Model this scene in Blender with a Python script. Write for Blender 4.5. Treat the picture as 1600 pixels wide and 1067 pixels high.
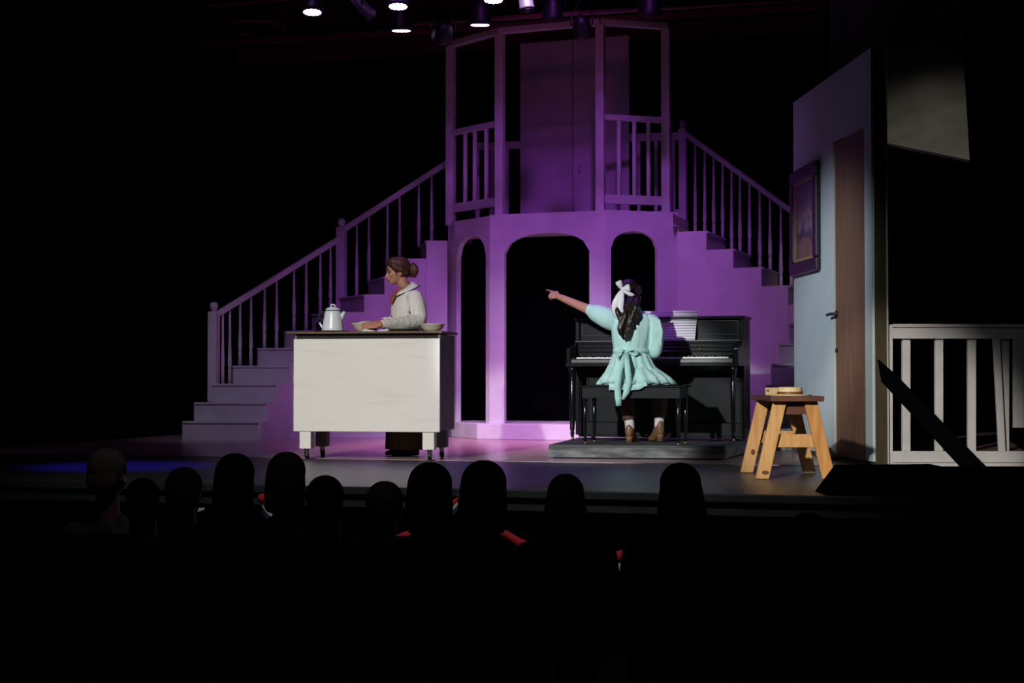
import bpy, bmesh, math, random
from mathutils import Vector, Matrix
random.seed(7)
for o in list(bpy.data.objects):
    bpy.data.objects.remove(o)
SC = bpy.context.scene
COL = SC.collection
V = Vector
PI = math.pi

# ------------------------------------------------------------------ camera
F = 2365.0                       # focal length in pixels of the 1600 x 1067 frame
CAMZ = 0.65                      # above the stage floor (z = 0)
PITCH = math.atan(56.5 / F)
cam_d = bpy.data.cameras.new('camera')
cam_d.sensor_width = 36.0
cam_d.lens = F / 1600.0 * 36.0
cam_d.clip_end = 200
cam = bpy.data.objects.new('camera', cam_d)
cam.location = (0, 0, CAMZ)
cam.rotation_euler = (PI / 2 + PITCH, 0, 0)
COL.objects.link(cam)
SC.camera = cam

# ------------------------------------------------------------------ world, exposure
w = bpy.data.worlds.new('dark_hall')
SC.world = w
w.use_nodes = True
w.node_tree.nodes['Background'].inputs[0].default_value = (0.35, 0.3, 0.6, 1)
w.node_tree.nodes['Background'].inputs[1].default_value = 0.0012
SC.view_settings.view_transform = 'Standard'
SC.view_settings.look = 'None'
SC.view_settings.gamma = 1.0
SC.view_settings.use_curve_mapping = False
SC.view_settings.exposure = 0.0


def spot(name, loc, tgt, power, col, deg, blend=0.3, size=0.1):
    d = bpy.data.lights.new(name, 'SPOT')
    d.energy = power
    d.color = col
    d.spot_size = math.radians(deg)
    d.spot_blend = blend
    d.shadow_soft_size = size
    o = bpy.data.objects.new(name, d)
    o.location = loc
    o.rotation_euler = (V(tgt) - V(loc)).to_track_quat('-Z', 'Y').to_euler()
    COL.objects.link(o)
    return o


WARM = (1.0, 0.93, 0.82)
COOL = (0.86, 0.95, 1.0)
PURP = (0.36, 0.085, 0.95)
PINK = (0.80, 0.16, 0.85)
# front-of-house spots, house left, with added fills
spot('front_spot_cart', (-4.2, 1.5, 5.2), (-1.08, 12.1, 0.78), 3600, (1.0, 0.965, 0.9), 11.5, 0.25)
spot('front_spot_piano', (-3.6, 3.0, 3.9), (0.56, 12.2, 0.62), 4000, (0.95, 1.0, 1.0), 11.0, 0.35)
spot('front_spot_stool', (-2.2, 1.0, 3.1), (2.45, 10.6, 0.30), 3700, (1.0, 0.94, 0.84), 10.8, 0.6)
spot('front_spot_rail', (-2.4, 0.5, 6.2), (3.35, 11.0, 0.4), 110, (0.95, 0.97, 1.0), 10.0, 0.5)
spot('flat_fill_spot', (-3.6, 5.0, 4.6), (2.55, 12.35, 1.15), 3000, (0.92, 0.97, 1.0), 14.0, 1.0)  # fill light added to brighten the flat
spot('wall_spot', (3.2, 3.0, 4.8), (3.45, 12.4, 2.45), 690, (1.0, 0.93, 0.78), 9.5, 1.0)
spot('stage_lip_fill', (-0.6, 4.2, 6.2), (-0.6, 8.8, -0.1), 480, (1.0, 0.95, 0.92), 44, 0.9, 0.1)  # added light so the bunting and apron show
# violet front wash from the lighting bridge over the hall
spot('violet_front_centre', (0.7, 9.0, 5.2), (0.35, 15.9, 1.25), 800, (0.54, 0.10, 1.0), 42, 1.0, 0.15)
spot('violet_front_house_left', (-1.6, 9.2, 5.2), (-1.7, 16.4, 1.3), 165, (0.64, 0.24, 1.0), 40, 1.0, 0.15)
spot('violet_front_house_right', (0.5, 8.6, 5.2), (1.9, 15.3, 1.35), 300, (0.62, 0.25, 1.0), 28, 1.0, 0.15)
spot('lavender_low_fill', (0.2, 11.5, 4.4), (0.0, 15.9, 0.05), 900, (0.85, 0.58, 1.0), 36, 1.0, 0.15)  # added fill over the stage, lifts the foot of the bay
spot('red_upper_wash', (0.3, 13.3, 4.75), (0.4, 17.0, 3.9), 10, (0.9, 0.10, 0.55), 60, 1.0, 0.15)
spot('grey_side_wash', (-4.2, 12.6, 4.0), (-3.0, 16.0, 0.5), 95, (0.8, 0.8, 1.0), 30, 1.0, 0.1)
# violet top light from the lamps over the stage
spot('violet_top_cart', (-0.95, 12.5, 3.85), (-0.9, 14.6, 0.0), 80, PURP, 75, 0.9, 0.1)
spot('violet_top_piano', (0.75, 12.7, 3.9), (0.75, 13.0, 0.0), 120, (0.42, 0.12, 1.0), 44, 0.9, 0.1)
spot('pink_floor_wash', (-0.3, 14.3, 4.3), (-0.35, 14.7, 0.0), 620, (0.85, 0.25, 0.85), 56, 1.0, 0.15)
spot('blue_floor_wash', (-3.0, 10.6, 4.4), (-2.85, 11.2, 0.0), 900, (0.05, 0.03, 1.0), 22, 1.0, 0.1)
spot('blue_apron_wash', (-0.2, 11.2, 4.4), (-0.3, 10.6, 0.0), 330, (0.22, 0.10, 1.0), 50, 1.0, 0.1)


# ------------------------------------------------------------------ helpers
FWD = V((0, math.cos(PITCH), math.sin(PITCH)))
UPV = V((0, -math.sin(PITCH), math.cos(PITCH)))


def P(px, py, D):
    """world point at depth D (world y) that the photograph shows at a pixel"""
    d = FWD + V(((px - 800) / F, 0, 0)) + UPV * ((533.5 - py) / F)
    return V((0, 0, CAMZ)) + d * (D / d.y)


def X(px, D):
    return (px - 800) / F * D


def Z(py, D):
    return P(800, py, D).z


def yaw(a):
    return Matrix.Rotation(-math.radians(a), 3, 'Z')   # positive: right side comes nearer


def basis(f, up=(0, 0, 1)):
    """columns: right, forward, up"""
    f = V(f).normalized()
    r = f.cross(V(up)).normalized()
    u = r.cross(f)
    return Matrix((r, f, u)).transposed()


class MB:
    def __init__(self):
        self.v, self.f = [], []

    def add(self, vs, fs):
        n = len(self.v)
        self.v += [V(p) for p in vs]
        self.f += [tuple(i + n for i in f) for f in fs]
        return self

    def box(self, c, s, R=None):
        c = V(c)
        vs = []
        for x in (-.5, .5):
            for y in (-.5, .5):
                for z in (-.5, .5):
                    p = V((x * s[0], y * s[1], z * s[2]))
                    vs.append(c + (R @ p if R else p))
        return self.add(vs, [(0, 1, 3, 2), (4, 6, 7, 5), (0, 4, 5, 1), (2, 3, 7, 6), (0, 2, 6, 4), (1, 5, 7, 3)])

    def bar(self, a, b, w, h, up=(0, 0, 1)):
        a, b = V(a), V(b)
        d = (b - a).normalized()
        up = V(up)
        if abs(d.dot(up)) > .99:
            up = V((0, 1, 0))
        s = d.cross(up).normalized()
        u = s.cross(d)
        vs = [p + s * (i * w / 2) + u * (j * h / 2) for p in (a, b) for i, j in ((-1, -1), (1, -1), (1, 1), (-1, 1))]
        return self.add(vs, [(0, 3, 2, 1), (4, 5, 6, 7), (0, 1, 5, 4), (1, 2, 6, 5), (2, 3, 7, 6), (3, 0, 4, 7)])

    def loft(self, rings, cap=True, close=True):
        n = len(rings[0])
        vs = [p for r in rings for p in r]
        fs = []
        for i in range(len(rings) - 1):
            for j in range(n if close else n - 1):
                k = (j + 1) % n
                fs.append((i * n + j, i * n + k, (i + 1) * n + k, (i + 1) * n + j))
        if cap and close:
            fs.append(tuple(range(n))[::-1])
            fs.append(tuple(range((len(rings) - 1) * n, len(rings) * n)))
        return self.add(vs, fs)

    def tube(self, pts, rad, n=10, flat=1.0, side=None):
        pts = [V(p) for p in pts]
        if not hasattr(rad, '__len__'):
            rad = [rad] * len(pts)
        rings = []
        prev = None
        for i, p in enumerate(pts):
            d = (pts[min(i + 1, len(pts) - 1)] - pts[max(i - 1, 0)]).normalized()
            if prev is None:
                s = V(side) if side else (V((0, 0, 1)) if abs(d.z) < .9 else V((1, 0, 0)))
            else:
                s = prev
            s = (s - d * s.dot(d)).normalized()
            prev = s
            t = d.cross(s)
            rings.append([p + s * (math.cos(2 * PI * k / n) * rad[i]) + t * (math.sin(2 * PI * k / n) * rad[i] * flat) for k in range(n)])
        return self.loft(rings)

    def ell(self, c, r, R=None, n=16, m=10):
        c = V(c)
        if not hasattr(r, '__len__'):
            r = (r, r, r)
        rings = []
        for i in range(1, m):
            t = PI * i / m
            ring = []
            for k in range(n):
                a = 2 * PI * k / n
                p = V((r[0] * math.sin(t) * math.cos(a), r[1] * math.sin(t) * math.sin(a), -r[2] * math.cos(t)))
                ring.append(c + (R @ p if R else p))
            rings.append(ring)
        return self.loft(rings)

    def lathe(self, prof, c=(0, 0, 0), R=None, n=20, cap=True):
        c = V(c)
        rings = []
        for r, z in prof:
            ring = []
            for k in range(n):
                a = 2 * PI * k / n
                p = V((r * math.cos(a), r * math.sin(a), z))
                ring.append(c + (R @ p if R else p))
            rings.append(ring)
        return self.loft(rings, cap)

    def rings(self, rs, n=24, R=None, o=(0, 0, 0), wave=0, wn=0, ph=0):
        """stack of ellipses (cx, cy, z, rx, ry[, wave])"""
        out = []
        for q in rs:
            cx, cy, z, rx, ry = q[:5]
            wv = q[5] if len(q) > 5 else wave
            ring = []
            for k in range(n):
                a = 2 * PI * k / n
                g = 1 + wv * math.sin(wn * a + ph) + wv * .6 * math.sin((wn * 1.7) // 1 * a + 1 + ph)
                p = V((cx + rx * g * math.cos(a), cy + ry * g * math.sin(a), z))
                ring.append(V(o) + (R @ p if R else p))
            out.append(ring)
        return self.loft(out)

    def prism(self, poly, z0, z1):
        n = len(poly)
        vs = [(p[0], p[1], z0) for p in poly] + [(p[0], p[1], z1) for p in poly]
        fs = [tuple(range(n))[::-1], tuple(range(n, 2 * n))]
        for i in range(n):
            j = (i + 1) % n
            fs.append((i, j, n + j, n + i))
        return self.add(vs, fs)

    def extr(self, poly, vec):
        n = len(poly)
        vec = V(vec)
        vs = [V(p) for p in poly] + [V(p) + vec for p in poly]
        fs = [tuple(range(n))[::-1], tuple(range(n, 2 * n))]
        for i in range(n):
            j = (i + 1) % n
            fs.append((i, j, n + j, n + i))
        return self.add(vs, fs)

    def ribbon(self, pts, widths, side, thick=.004):
        """cloth strip along pts"""
        pts = [V(p) for p in pts]
        if not hasattr(widths, '__len__'):
            widths = [widths] * len(pts)
        side = V(side).normalized()
        rings = []
        for i, p in enumerate(pts):
            d = (pts[min(i + 1, len(pts) - 1)] - pts[max(i - 1, 0)]).normalized()
            s = (side - d * side.dot(d)).normalized()
            nn = d.cross(s)
            h = widths[i] / 2
            rings.append([p - s * h - nn * thick / 2, p + s * h - nn * thick / 2, p + s * h + nn * thick / 2, p - s * h + nn * thick / 2])
        return self.loft(rings)

    def build(self, name, m, parent=None, world=False, smooth=False, bevel=0, remesh=0, sm=0, sub=0, kind=None):
        me = bpy.data.meshes.new(name)
        vs = self.v
        if world and parent is not None:
            root = parent
            while root.parent:
                root = root.parent
            inv = root.matrix_basis.inverted()
            vs = [inv @ p for p in vs]
        me.from_pydata([tuple(p) for p in vs], [], self.f)
        bm = bmesh.new()
        bm.from_mesh(me)
        bmesh.ops.recalc_face_normals(bm, faces=bm.faces)
        bm.to_mesh(me)
        bm.free()
        me.materials.append(m)
        if smooth or remesh:
            me.polygons.foreach_set('use_smooth', [True] * len(me.polygons))
        o = bpy.data.objects.new(name, me)
        COL.objects.link(o)
        if parent is not None:
            o.parent = parent
        if remesh:
            md = o.modifiers.new('remesh', 'REMESH')
            md.mode = 'VOXEL'
            md.voxel_size = remesh
            md.use_smooth_shade = True
            if sm:
                s = o.modifiers.new('smooth', 'SMOOTH')
                s.iterations = sm
                s.factor = .5
        if sub:
            s = o.modifiers.new('sub', 'SUBSURF')
            s.levels = s.render_levels = sub
        if bevel:
            b = o.modifiers.new('bevel', 'BEVEL')
            b.width = bevel
            b.segments = 2
            b.limit_method = 'ANGLE'
            b.angle_limit = math.radians(40)
        if kind:
            o['kind'] = kind
        return o


def tag(o, label, cat, group=None):
    o['label'] = label
    o['category'] = cat
    if group:
        o['group'] = group
    return o


def thing(name, label, cat, loc=(0, 0, 0), rot=None, group=None):
    o = bpy.data.objects.new(name, None)
    o.empty_display_size = .1
    o.location = loc
    if rot is not None:
        o.rotation_euler = rot.to_euler()
    COL.objects.link(o)
    o.matrix_basis = Matrix.LocRotScale(V(loc), rot.to_quaternion() if rot is not None else None, None)
    return tag(o, label, cat, group)


def struct(mb, name, m, **k):
    o = mb.build(name, m, **k)
    o['kind'] = 'structure'
    return o


# ------------------------------------------------------------------ materials
MATS = {}


def mat(name, c, rough=.6, c2=None, scale=8, stretch=(1, 1, 1), metal=0, bump=0, bscale=60, spec=.5, emit=None, es=0, alpha=None, trans=0, lo=.35, hi=.7, coat=0):
    if name in MATS:
        return MATS[name]
    m = bpy.data.materials.new(name)
    m.use_nodes = True
    nt = m.node_tree
    b = nt.nodes['Principled BSDF']
    b.inputs['Roughness'].default_value = rough
    b.inputs['Metallic'].default_value = metal
    b.inputs['Specular IOR Level'].default_value = spec
    if trans:
        b.inputs['Transmission Weight'].default_value = trans
    if coat:
        b.inputs['Coat Weight'].default_value = coat
        b.inputs['Coat Roughness'].default_value = .12
    c2 = c2 or tuple(x * .9 for x in c)
    tc = nt.nodes.new('ShaderNodeTexCoord')
    mp = nt.nodes.new('ShaderNodeMapping')
    mp.inputs['Scale'].default_value = stretch
    nz = nt.nodes.new('ShaderNodeTexNoise')
    nz.inputs['Scale'].default_value = scale
    nz.inputs['Detail'].default_value = 6
    rp = nt.nodes.new('ShaderNodeValToRGB')
    rp.color_ramp.elements[0].position = lo
    rp.color_ramp.elements[1].position = hi
    rp.color_ramp.elements[0].color = (*c2, 1)
    rp.color_ramp.elements[1].color = (*c, 1)
    L = nt.links.new
    L(tc.outputs['Object'], mp.inputs['Vector'])
    L(mp.outputs[0], nz.inputs['Vector'])
    L(nz.outputs['Fac'], rp.inputs[0])
    L(rp.outputs[0], b.inputs['Base Color'])
    if bump:
        n2 = nt.nodes.new('ShaderNodeTexNoise')
        n2.inputs['Scale'].default_value = bscale
        n2.inputs['Detail'].default_value = 4
        bp = nt.nodes.new('ShaderNodeBump')
        bp.inputs['Strength'].default_value = bump
        bp.inputs['Distance'].default_value = .01
        L(mp.outputs[0], n2.inputs['Vector'])
        L(n2.outputs['Fac'], bp.inputs['Height'])
        L(bp.outputs[0], b.inputs['Normal'])
    if emit:
        b.inputs['Emission Color'].default_value = (*emit, 1)
        b.inputs['Emission Strength'].default_value = es
    MATS[name] = m
    return m


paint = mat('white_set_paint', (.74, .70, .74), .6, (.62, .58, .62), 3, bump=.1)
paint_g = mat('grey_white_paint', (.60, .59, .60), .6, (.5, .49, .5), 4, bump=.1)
velvet = mat('black_velvet', (.002, .002, .0025), 1, spec=0)
wood_floor = mat('stage_wood', (.50, .36, .33), .25, (.40, .26, .23), 2.2, (.7, 9, 1), spec=.5)
black_floor = mat('black_painted_floor', (.095, .09, .088), .36, (.05, .05, .052), 5, (1, 5, 1), bump=.05, bscale=30)
hall_floor = mat('hall_carpet', (.004, .004, .004), 1, spec=0)
fascia_m = mat('blue_grey_trim', (.05, .06, .062), .6, (.03, .036, .04), 6)
ceil_m = mat('maroon_ceiling', (.035, .012, .018), .8, (.02, .007, .01), 3)
pipe_m = mat('pipe_maroon', (.20, .07, .09), .5)
beam_m = mat('header_wood', (.16, .06, .08), .7, (.11, .04, .055), 3, (1, 6, 6))
black_metal = mat('black_metal', (.006, .006, .007), .45)
chrome = mat('chrome', (.55, .55, .58), .25, metal=1)
brass = mat('brass', (.75, .5, .16), .28, metal=1)
black_lac = mat('black_lacquer', (.005, .005, .006), .20, (.004, .004, .005), 5)
lac_trim = mat('black_gloss_moulding', (.02, .02, .022), .34, spec=1.0)
black_satin = mat('black_satin_wood', (.020, .022, .024), .6, (.014, .0155, .017), 6, (1, 8, 1), spec=.12)
grey_wash = mat('grey_washed_wood', (.20, .20, .195), .7, (.06, .062, .062), 5, (1, 1, 4), bump=.3, bscale=20, lo=.38, hi=.62)
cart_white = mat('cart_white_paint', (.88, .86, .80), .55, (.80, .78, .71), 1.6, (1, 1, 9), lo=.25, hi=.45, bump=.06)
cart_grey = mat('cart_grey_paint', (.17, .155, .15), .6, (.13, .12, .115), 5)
cart_brown = mat('cart_brown_top', (.16, .10, .05), .5, (.10, .06, .03), 4, (1, 10, 1))
enamel = mat('white_enamel', (.80, .86, .92), .2, (.76, .82, .88), 4, coat=.5)
cream = mat('cream_ceramic', (.82, .76, .62), .35, (.76, .70, .56), 6)
plate_g = mat('pale_green_ceramic', (.42, .46, .42), .35)
plate_d = mat('brown_stoneware', (.06, .045, .03), .4)
linen = mat('white_linen', (.8, .78, .78), .85, (.66, .64, .66), 30)
pine = mat('pine_wood', (.72, .42, .17), .5, (.52, .27, .09), 3.0, (10, 10, 1.2), bump=.05)
pine2 = mat('orange_pine_wood', (.66, .33, .10), .5, (.46, .20, .055), 3.0, (10, 10, 1.2), bump=.05)
knot_m = mat('pine_knot', (.18, .06, .025), .6, (.12, .035, .015), 20)
dkwood = mat('dark_walnut_plank', (.16, .055, .028), .5, (.09, .03, .016), 4, (2, 14, 2))
straw = mat('straw_braid', (.80, .66, .40), .7, (.64, .50, .28), 60, bump=.3)
ribbon_br = mat('brown_hat_band', (.20, .07, .02), .5)
tan_m = mat('tan_card', (.55, .40, .22), .7)
flat_paint = mat('pale_blue_wall_paint', (.50, .60, .64), .7, (.44, .54, .59), 2.5, bump=.06)
door_wood = mat('brown_door_veneer', (.22, .125, .08), .55, (.15, .082, .052), 3.5, (9, 9, .7))
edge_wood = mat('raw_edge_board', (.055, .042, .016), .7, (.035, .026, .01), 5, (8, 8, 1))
jamb_m = mat('pale_jamb', (.52, .48, .42), .6)
skin = mat('skin', (.50, .235, .165), .5, (.44, .195, .135), 12)
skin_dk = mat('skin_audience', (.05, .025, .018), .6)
auburn = mat('auburn_hair', (.085, .022, .009), .5, (.04, .011, .005), 40, (1, 1, 6), bump=.35, bscale=70)
brown_hair = mat('dark_brown_hair', (.020, .009, .005), .4, (.006, .003, .002), 30, (2, 2, 1), bump=.4, bscale=50)
blouse_m = mat('white_blouse', (.80, .78, .74), .8, (.72, .70, .66), 20, (2.5, 2.5, .5), bump=1.0, bscale=14)
trim_blk = mat('black_trim', (.01, .01, .01), .6)
tie_m = mat('rust_tie', (.42, .09, .05), .55, (.32, .06, .035), 20)
skirt_m = mat('brown_skirt', (.085, .050, .022), .85, (.06, .034, .015), 10)
mint = mat('mint_dress', (.52, .78, .74), .75, (.46, .71, .67), 14, (2.5, 2.5, .6), bump=.7, bscale=12)
white_rib = mat('white_satin', (.80, .78, .82), .5, (.7, .68, .73), 14)
legging = mat('brown_legging', (.085, .04, .036), .8)
sock = mat('white_sock', (.72, .64, .62), .85)
boot = mat('tan_leather', (.24, .125, .055), .4, (.16, .08, .035), 14)
dark_shoe = mat('black_shoe', (.012, .011, .011), .35)
eye_m = mat('eye', (.03, .02, .02), .3)
lip_m = mat('lip', (.26, .075, .065), .5)
key_w = mat('ivory_key', (.80, .78, .72), .3)
key_b = mat('ebony_key', (.01, .01, .01), .3)
mask_grey = mat('grey_plaster', (.34, .335, .30), .8, (.22, .22, .20), 3.2, (1, 1, 2.2), bump=.1)
lamp_blk = mat('lamp_black', (.004, .004, .005), .5)
lamp_silver = mat('lamp_silver', (.05, .045, .055), .5)
led = mat('led_violet_white', (.8, .7, 1), .4, emit=(.68, .46, 1.0), es=14)
led_dim = mat('led_housing', (.02, .01, .05), .4)
frame_m = mat('dark_picture_frame', (.028, .012, .035), .35, (.016, .008, .022), 10)
gilt = mat('gilt_liner', (.45, .34, .14), .45, metal=.4)
seat_m = mat('black_seat_cloth', (.003, .003, .003), 1, spec=0)
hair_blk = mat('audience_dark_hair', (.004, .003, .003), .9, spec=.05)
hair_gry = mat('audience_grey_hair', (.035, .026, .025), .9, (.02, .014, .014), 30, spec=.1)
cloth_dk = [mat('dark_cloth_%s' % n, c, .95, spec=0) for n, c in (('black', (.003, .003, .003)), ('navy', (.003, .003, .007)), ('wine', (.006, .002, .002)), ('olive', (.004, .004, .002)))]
plaid = mat('faint_plaid', (.022, .021, .02), .95, (.006, .006, .008), 14, spec=0)
red_cl = mat('red_bunting', (.62, .02, .035), .8)
white_cl = mat('white_bunting', (.74, .74, .72), .8)
blue_cl = mat('navy_bunting', (.02, .03, .12), .8)


def paper_mat(name, pl, dens):
    m = bpy.data.materials.new(name)
    m.use_nodes = True
    nt = m.node_tree
    b = nt.nodes['Principled BSDF']
    b.inputs['Roughness'].default_value = .8
    tc = nt.nodes.new('ShaderNodeTexCoord')
    wv = nt.nodes.new('ShaderNodeTexWave')
    wv.bands_direction = 'Z'
    wv.inputs['Scale'].default_value = dens
    wv.inputs['Distortion'].default_value = .15
    nz = nt.nodes.new('ShaderNodeTexNoise')
    nz.inputs['Scale'].default_value = 70
    mx = nt.nodes.new('ShaderNodeMath')
    mx.operation = 'MULTIPLY'
    rp = nt.nodes.new('ShaderNodeValToRGB')
    rp.color_ramp.elements[0].position = .55
    rp.color_ramp.elements[1].position = .80
    rp.color_ramp.elements[0].color = (pl, pl, pl * .98, 1)
    rp.color_ramp.elements[1].color = (pl * .42, pl * .40, pl * .44, 1)
    L = nt.links.new
    L(tc.outputs['Object'], wv.inputs['Vector'])
    L(tc.outputs['Object'], nz.inputs['Vector'])
    L(wv.outputs['Fac'], mx.inputs[0])
    L(nz.outputs['Fac'], mx.inputs[1])
    nz.inputs['Scale'].default_value = 260
    mx.operation = 'MULTIPLY_ADD'
    mx.inputs[2].default_value = 0
    L(wv.outputs['Fac'], rp.inputs[0])
    L(rp.outputs[0], b.inputs['Base Color'])
    return m


paper = paper_mat('printed_score', .82, 14)
paper_plain = mat('score_margin', (.82, .82, .80), .8)

# ------------------------------------------------------------------ stage shell
YAW = 15.0
EU = V((math.cos(math.radians(YAW)), -math.sin(math.radians(YAW)), 0))
EV = V((math.sin(math.radians(YAW)), math.cos(math.radians(YAW)), 0))


def line_y(p0, t):
    return p0 + EU * t


seam0 = V((X(680, 11.98), 11.98, 0))          # a point on the seam between wooden stage and black apron
edge0 = V((X(900, 8.72), 8.72, 0))            # a point on the stage front edge
LW, RW = -9.0, 9.0
bk = seam0 + EV * 9.5


def quad(o, a0, a1, b0, b1):
    return [o + EU * a0 + EV * b0, o + EU * a1 + EV * b0, o + EU * a1 + EV * b1, o + EU * a0 + EV * b1]


dseam = (seam0 - edge0).dot(EV)
# the wooden stage and the black apron, laid as boards along the stage
struct(MB().prism(quad(seam0, LW, RW, .0, 9.0), -.06, 0), 'floor', wood_floor)
struct(MB().prism(quad(edge0, LW, RW, .03, dseam), -.06, -.004), 'floor_apron', black_floor)
struct(MB().prism(quad(edge0, LW, RW, 0, .03), -.05, -.002), 'trim_1', fascia_m, bevel=.006)
struct(MB().prism(quad(edge0, LW, 2.1, .03, .06), -.125, -.06), 'trim_2', fascia_m)
struct(MB().prism(quad(edge0, LW, RW, .06, .12), -.95, -.06), 'wall_stage_front', velvet)
struct(MB().prism([(-9, -3), (9, -3), (9, 10.5), (-9, 11.5)], -1.0, -.95), 'floor_auditorium', hall_floor)
struct(MB().prism(quad(seam0, LW, RW, 7.6, 7.7), 0, 5), 'wall_back', velvet)
struct(MB().prism(quad(seam0, -4.6, -4.5, -1.4, 7.6), 0, 5), 'wall_left', velvet)
struct(MB().prism(quad(seam0, 4.6, 4.7, -.5, 7.6), 0, 5), 'wall_right', velvet)
struct(MB().prism(quad(seam0, LW, RW, -.8, 7.7), 5.0, 5.06), 'ceiling', ceil_m)
# grey plaster return of the proscenium, high above the flat; its slanted lower edge shapes the light's cut-off into the panel
gp = [P(1296, -60, 12.9), P(1497, -60, 12.4), P(1515, 250, 12.4), P(1378, 222, 12.75), P(1296, 206, 12.9)]
struct(MB().extr(gp, (.03, .14, 0)), 'wall_proscenium', mask_grey)
# header beam and battens
hb = V((X(1290, 17.0), 17.0, 0))
struct(MB().box(hb - EU * 3.6 + V((0, 0, 4.66)), (7.2, .12, .20), yaw(YAW)), 'trim_3', beam_m)
struct(MB().box(hb - EU * 3.6 - EV * 1.0 + V((0, 0, 4.60)), (7.2, .05, .07), yaw(YAW)), 'trim_4', pipe_m)

BATT = []


def batten(px, D, z, a, b, label):
    o = V((X(px, D), D, z))
    mb = MB().tube([o + EU * a, o + EU * b], .024, 10)
    ob = mb.build('lighting_batten', pipe_m, smooth=True)
    tag(ob, label, 'pipe', 'lighting battens over the stage')
    BATT.append(o)
    return o


b1 = batten(640, 12.6, 4.02, -3.2, 3.1, 'long dark pipe over the stage carrying the lit violet lamps, nearest the hall')
b2 = batten(800, 13.6, 4.22, -3.6, 3.3, 'long dark pipe over the stage, second row, above the coffee cart')
b3 = batten(1150, 14.0, 4.13, -3.2, .9, 'maroon pipe in front of the header beam, ending above the right stair')


def batten_pt(o, x):
    t = (x - o.x) / EU.x
    return o + EU * t


def stage_light(name, px, py, o, label, r=.092, length=.2, tilt=(0, .15, -1), lit=True, body=lamp_blk, disc=True, group='stage lamps over the set'):
    """a can with its mouth (lens) at a pixel, hung by a yoke from a batten"""
    D = o.y
    for _ in range(6):
        x = X(px, D)
        D = batten_pt(o, x).y
    mouth = P(px, py, D)
    top = batten_pt(o, mouth.x)
    t = thing(name, label, 'stage light', top, None, group)
    d = V(tilt).normalized()
    R = basis((0, 1, 0) if abs(d.y) < .9 else (0, 0, 1), -d)
    q = (-d).to_track_quat('Z', 'Y').to_matrix()
    MB().lathe([(r * .96, .004), (r, .0), (r * 1.03, .02), (r * 1.0, .05), (r * .95, length * .6), (r * .7, length * .85), (r * .35, length)], mouth, q, 20).build('housing', body, t, True, True)
    if disc:
        lens = MB().lathe([(r * .90, -.004), (r * .2, -.012), (.002, -.012)], mouth, q, 20).build('lens', led_dim if lit else lamp_blk, t, True, True)
        if lit:
            for ring, n in ((.0, 1), (.32, 6), (.68, 12)):
                for k in range(n):
                    a = 2 * PI * k / n
                    c = mouth + q @ V((r * ring * math.cos(a), r * ring * math.sin(a), -.016))
                    MB().lathe([(.002, -.004), (r * .145, -.002), (r * .145, .006)], c, q, 8).build('diode', led, lens, True, True)
    c = mouth + q @ V((0, 0, length * .5))
    sx = q @ V((1, 0, 0))
    yk = MB()
    k0, k1 = c + sx * (r + .015), c - sx * (r + .015)
    hz = V((top.x, top.y, max(c.z + r * 1.1, min(top.z - .05, c.z + .25))))
    yk.tube([k0, k0 + V((0, 0, .06)), hz + sx * r * .5, hz - sx * r * .5, k1 + V((0, 0, .06)), k1], .007, 6)
    yk.build('yoke', black_metal, t, True, True)
    MB().tube([hz, top], .012, 8).box(top, (.05, .05, .07)).build('clamp', black_metal, t, True)
    return t


stage_light('led_par_lamp', 488, 17, b1, 'lit violet-white lamp at the top, furthest left of the glowing ones', tilt=(0, -.10, -1))
stage_light('led_par_lamp', 622, 8, b1, 'lit violet-white lamp with a bright safety loop, above the black can', tilt=(0, -.10, -1))
stage_light('led_par_lamp', 771, -2, b1, 'lit violet-white lamp cut by the top edge, above the balcony post', tilt=(0, -.08, -1))
stage_light('led_par_lamp', 627, 46, b2, 'black can lamp with a thin bright rim, left one over the balcony', r=.10, length=.24, tilt=(0, .16, -1))
stage_light('led_par_lamp', 750, 37, b2, 'black can lamp with a thin bright rim, beside the left balcony post', r=.10, length=.24, tilt=(0, .16, -1))
stage_light('led_par_lamp', 863, 31, b2, 'unlit black can lamp over the double doors', r=.095, length=.24, tilt=(0, .2, -1), lit=False)
stage_light('led_par_lamp', 1015, 24, b2, 'unlit black can lamp above the right balcony rail', r=.10, length=.24, tilt=(0, .2, -1), lit=False)
stage_light('spot_lamp', 690, 62, b2, 'round black lamp head by the top of the leftmost balcony post', r=.095, length=.2, tilt=(-.2, .7, -.7), lit=False)
stage_light('spot_lamp', 912, 54, b2, 'round black lamp head against the top of the double doors', r=.085, length=.2, tilt=(.2, .7, -.6), lit=False)
stage_light('spot_lamp', 582, 26, b1, 'silver tilted lamp between the two leftmost glowing lamps', r=.05, length=.26, tilt=(.75, .1, -.75), lit=False, body=lamp_silver)
stage_light('spot_lamp', 824, 16, b1, 'silver lamp right of the topmost glowing lamp', r=.06, length=.22, tilt=(.15, -.1, -1), lit=False, body=lamp_silver)
# round recessed ring in the ceiling
rc = P(397, 74, 18.6)
rl = thing('ceiling_ring_light', 'faint unlit round fixture in the dark ceiling above the left stair', 'ceiling light', (rc.x, rc.y, 5.0))
MB().lathe([(.36, 0), (.40, 0), (.40, -.05), (.36, -.05), (.36, 0)], (0, 0, 0), None, 32, False).build('rim', pipe_m, rl, smooth=True)
MB().lathe([(.36, -.02), (.01, -.02), (.01, -.01), (.36, -.01)], (0, 0, 0), None, 32).build('diffuser', ceil_m, rl)
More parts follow.
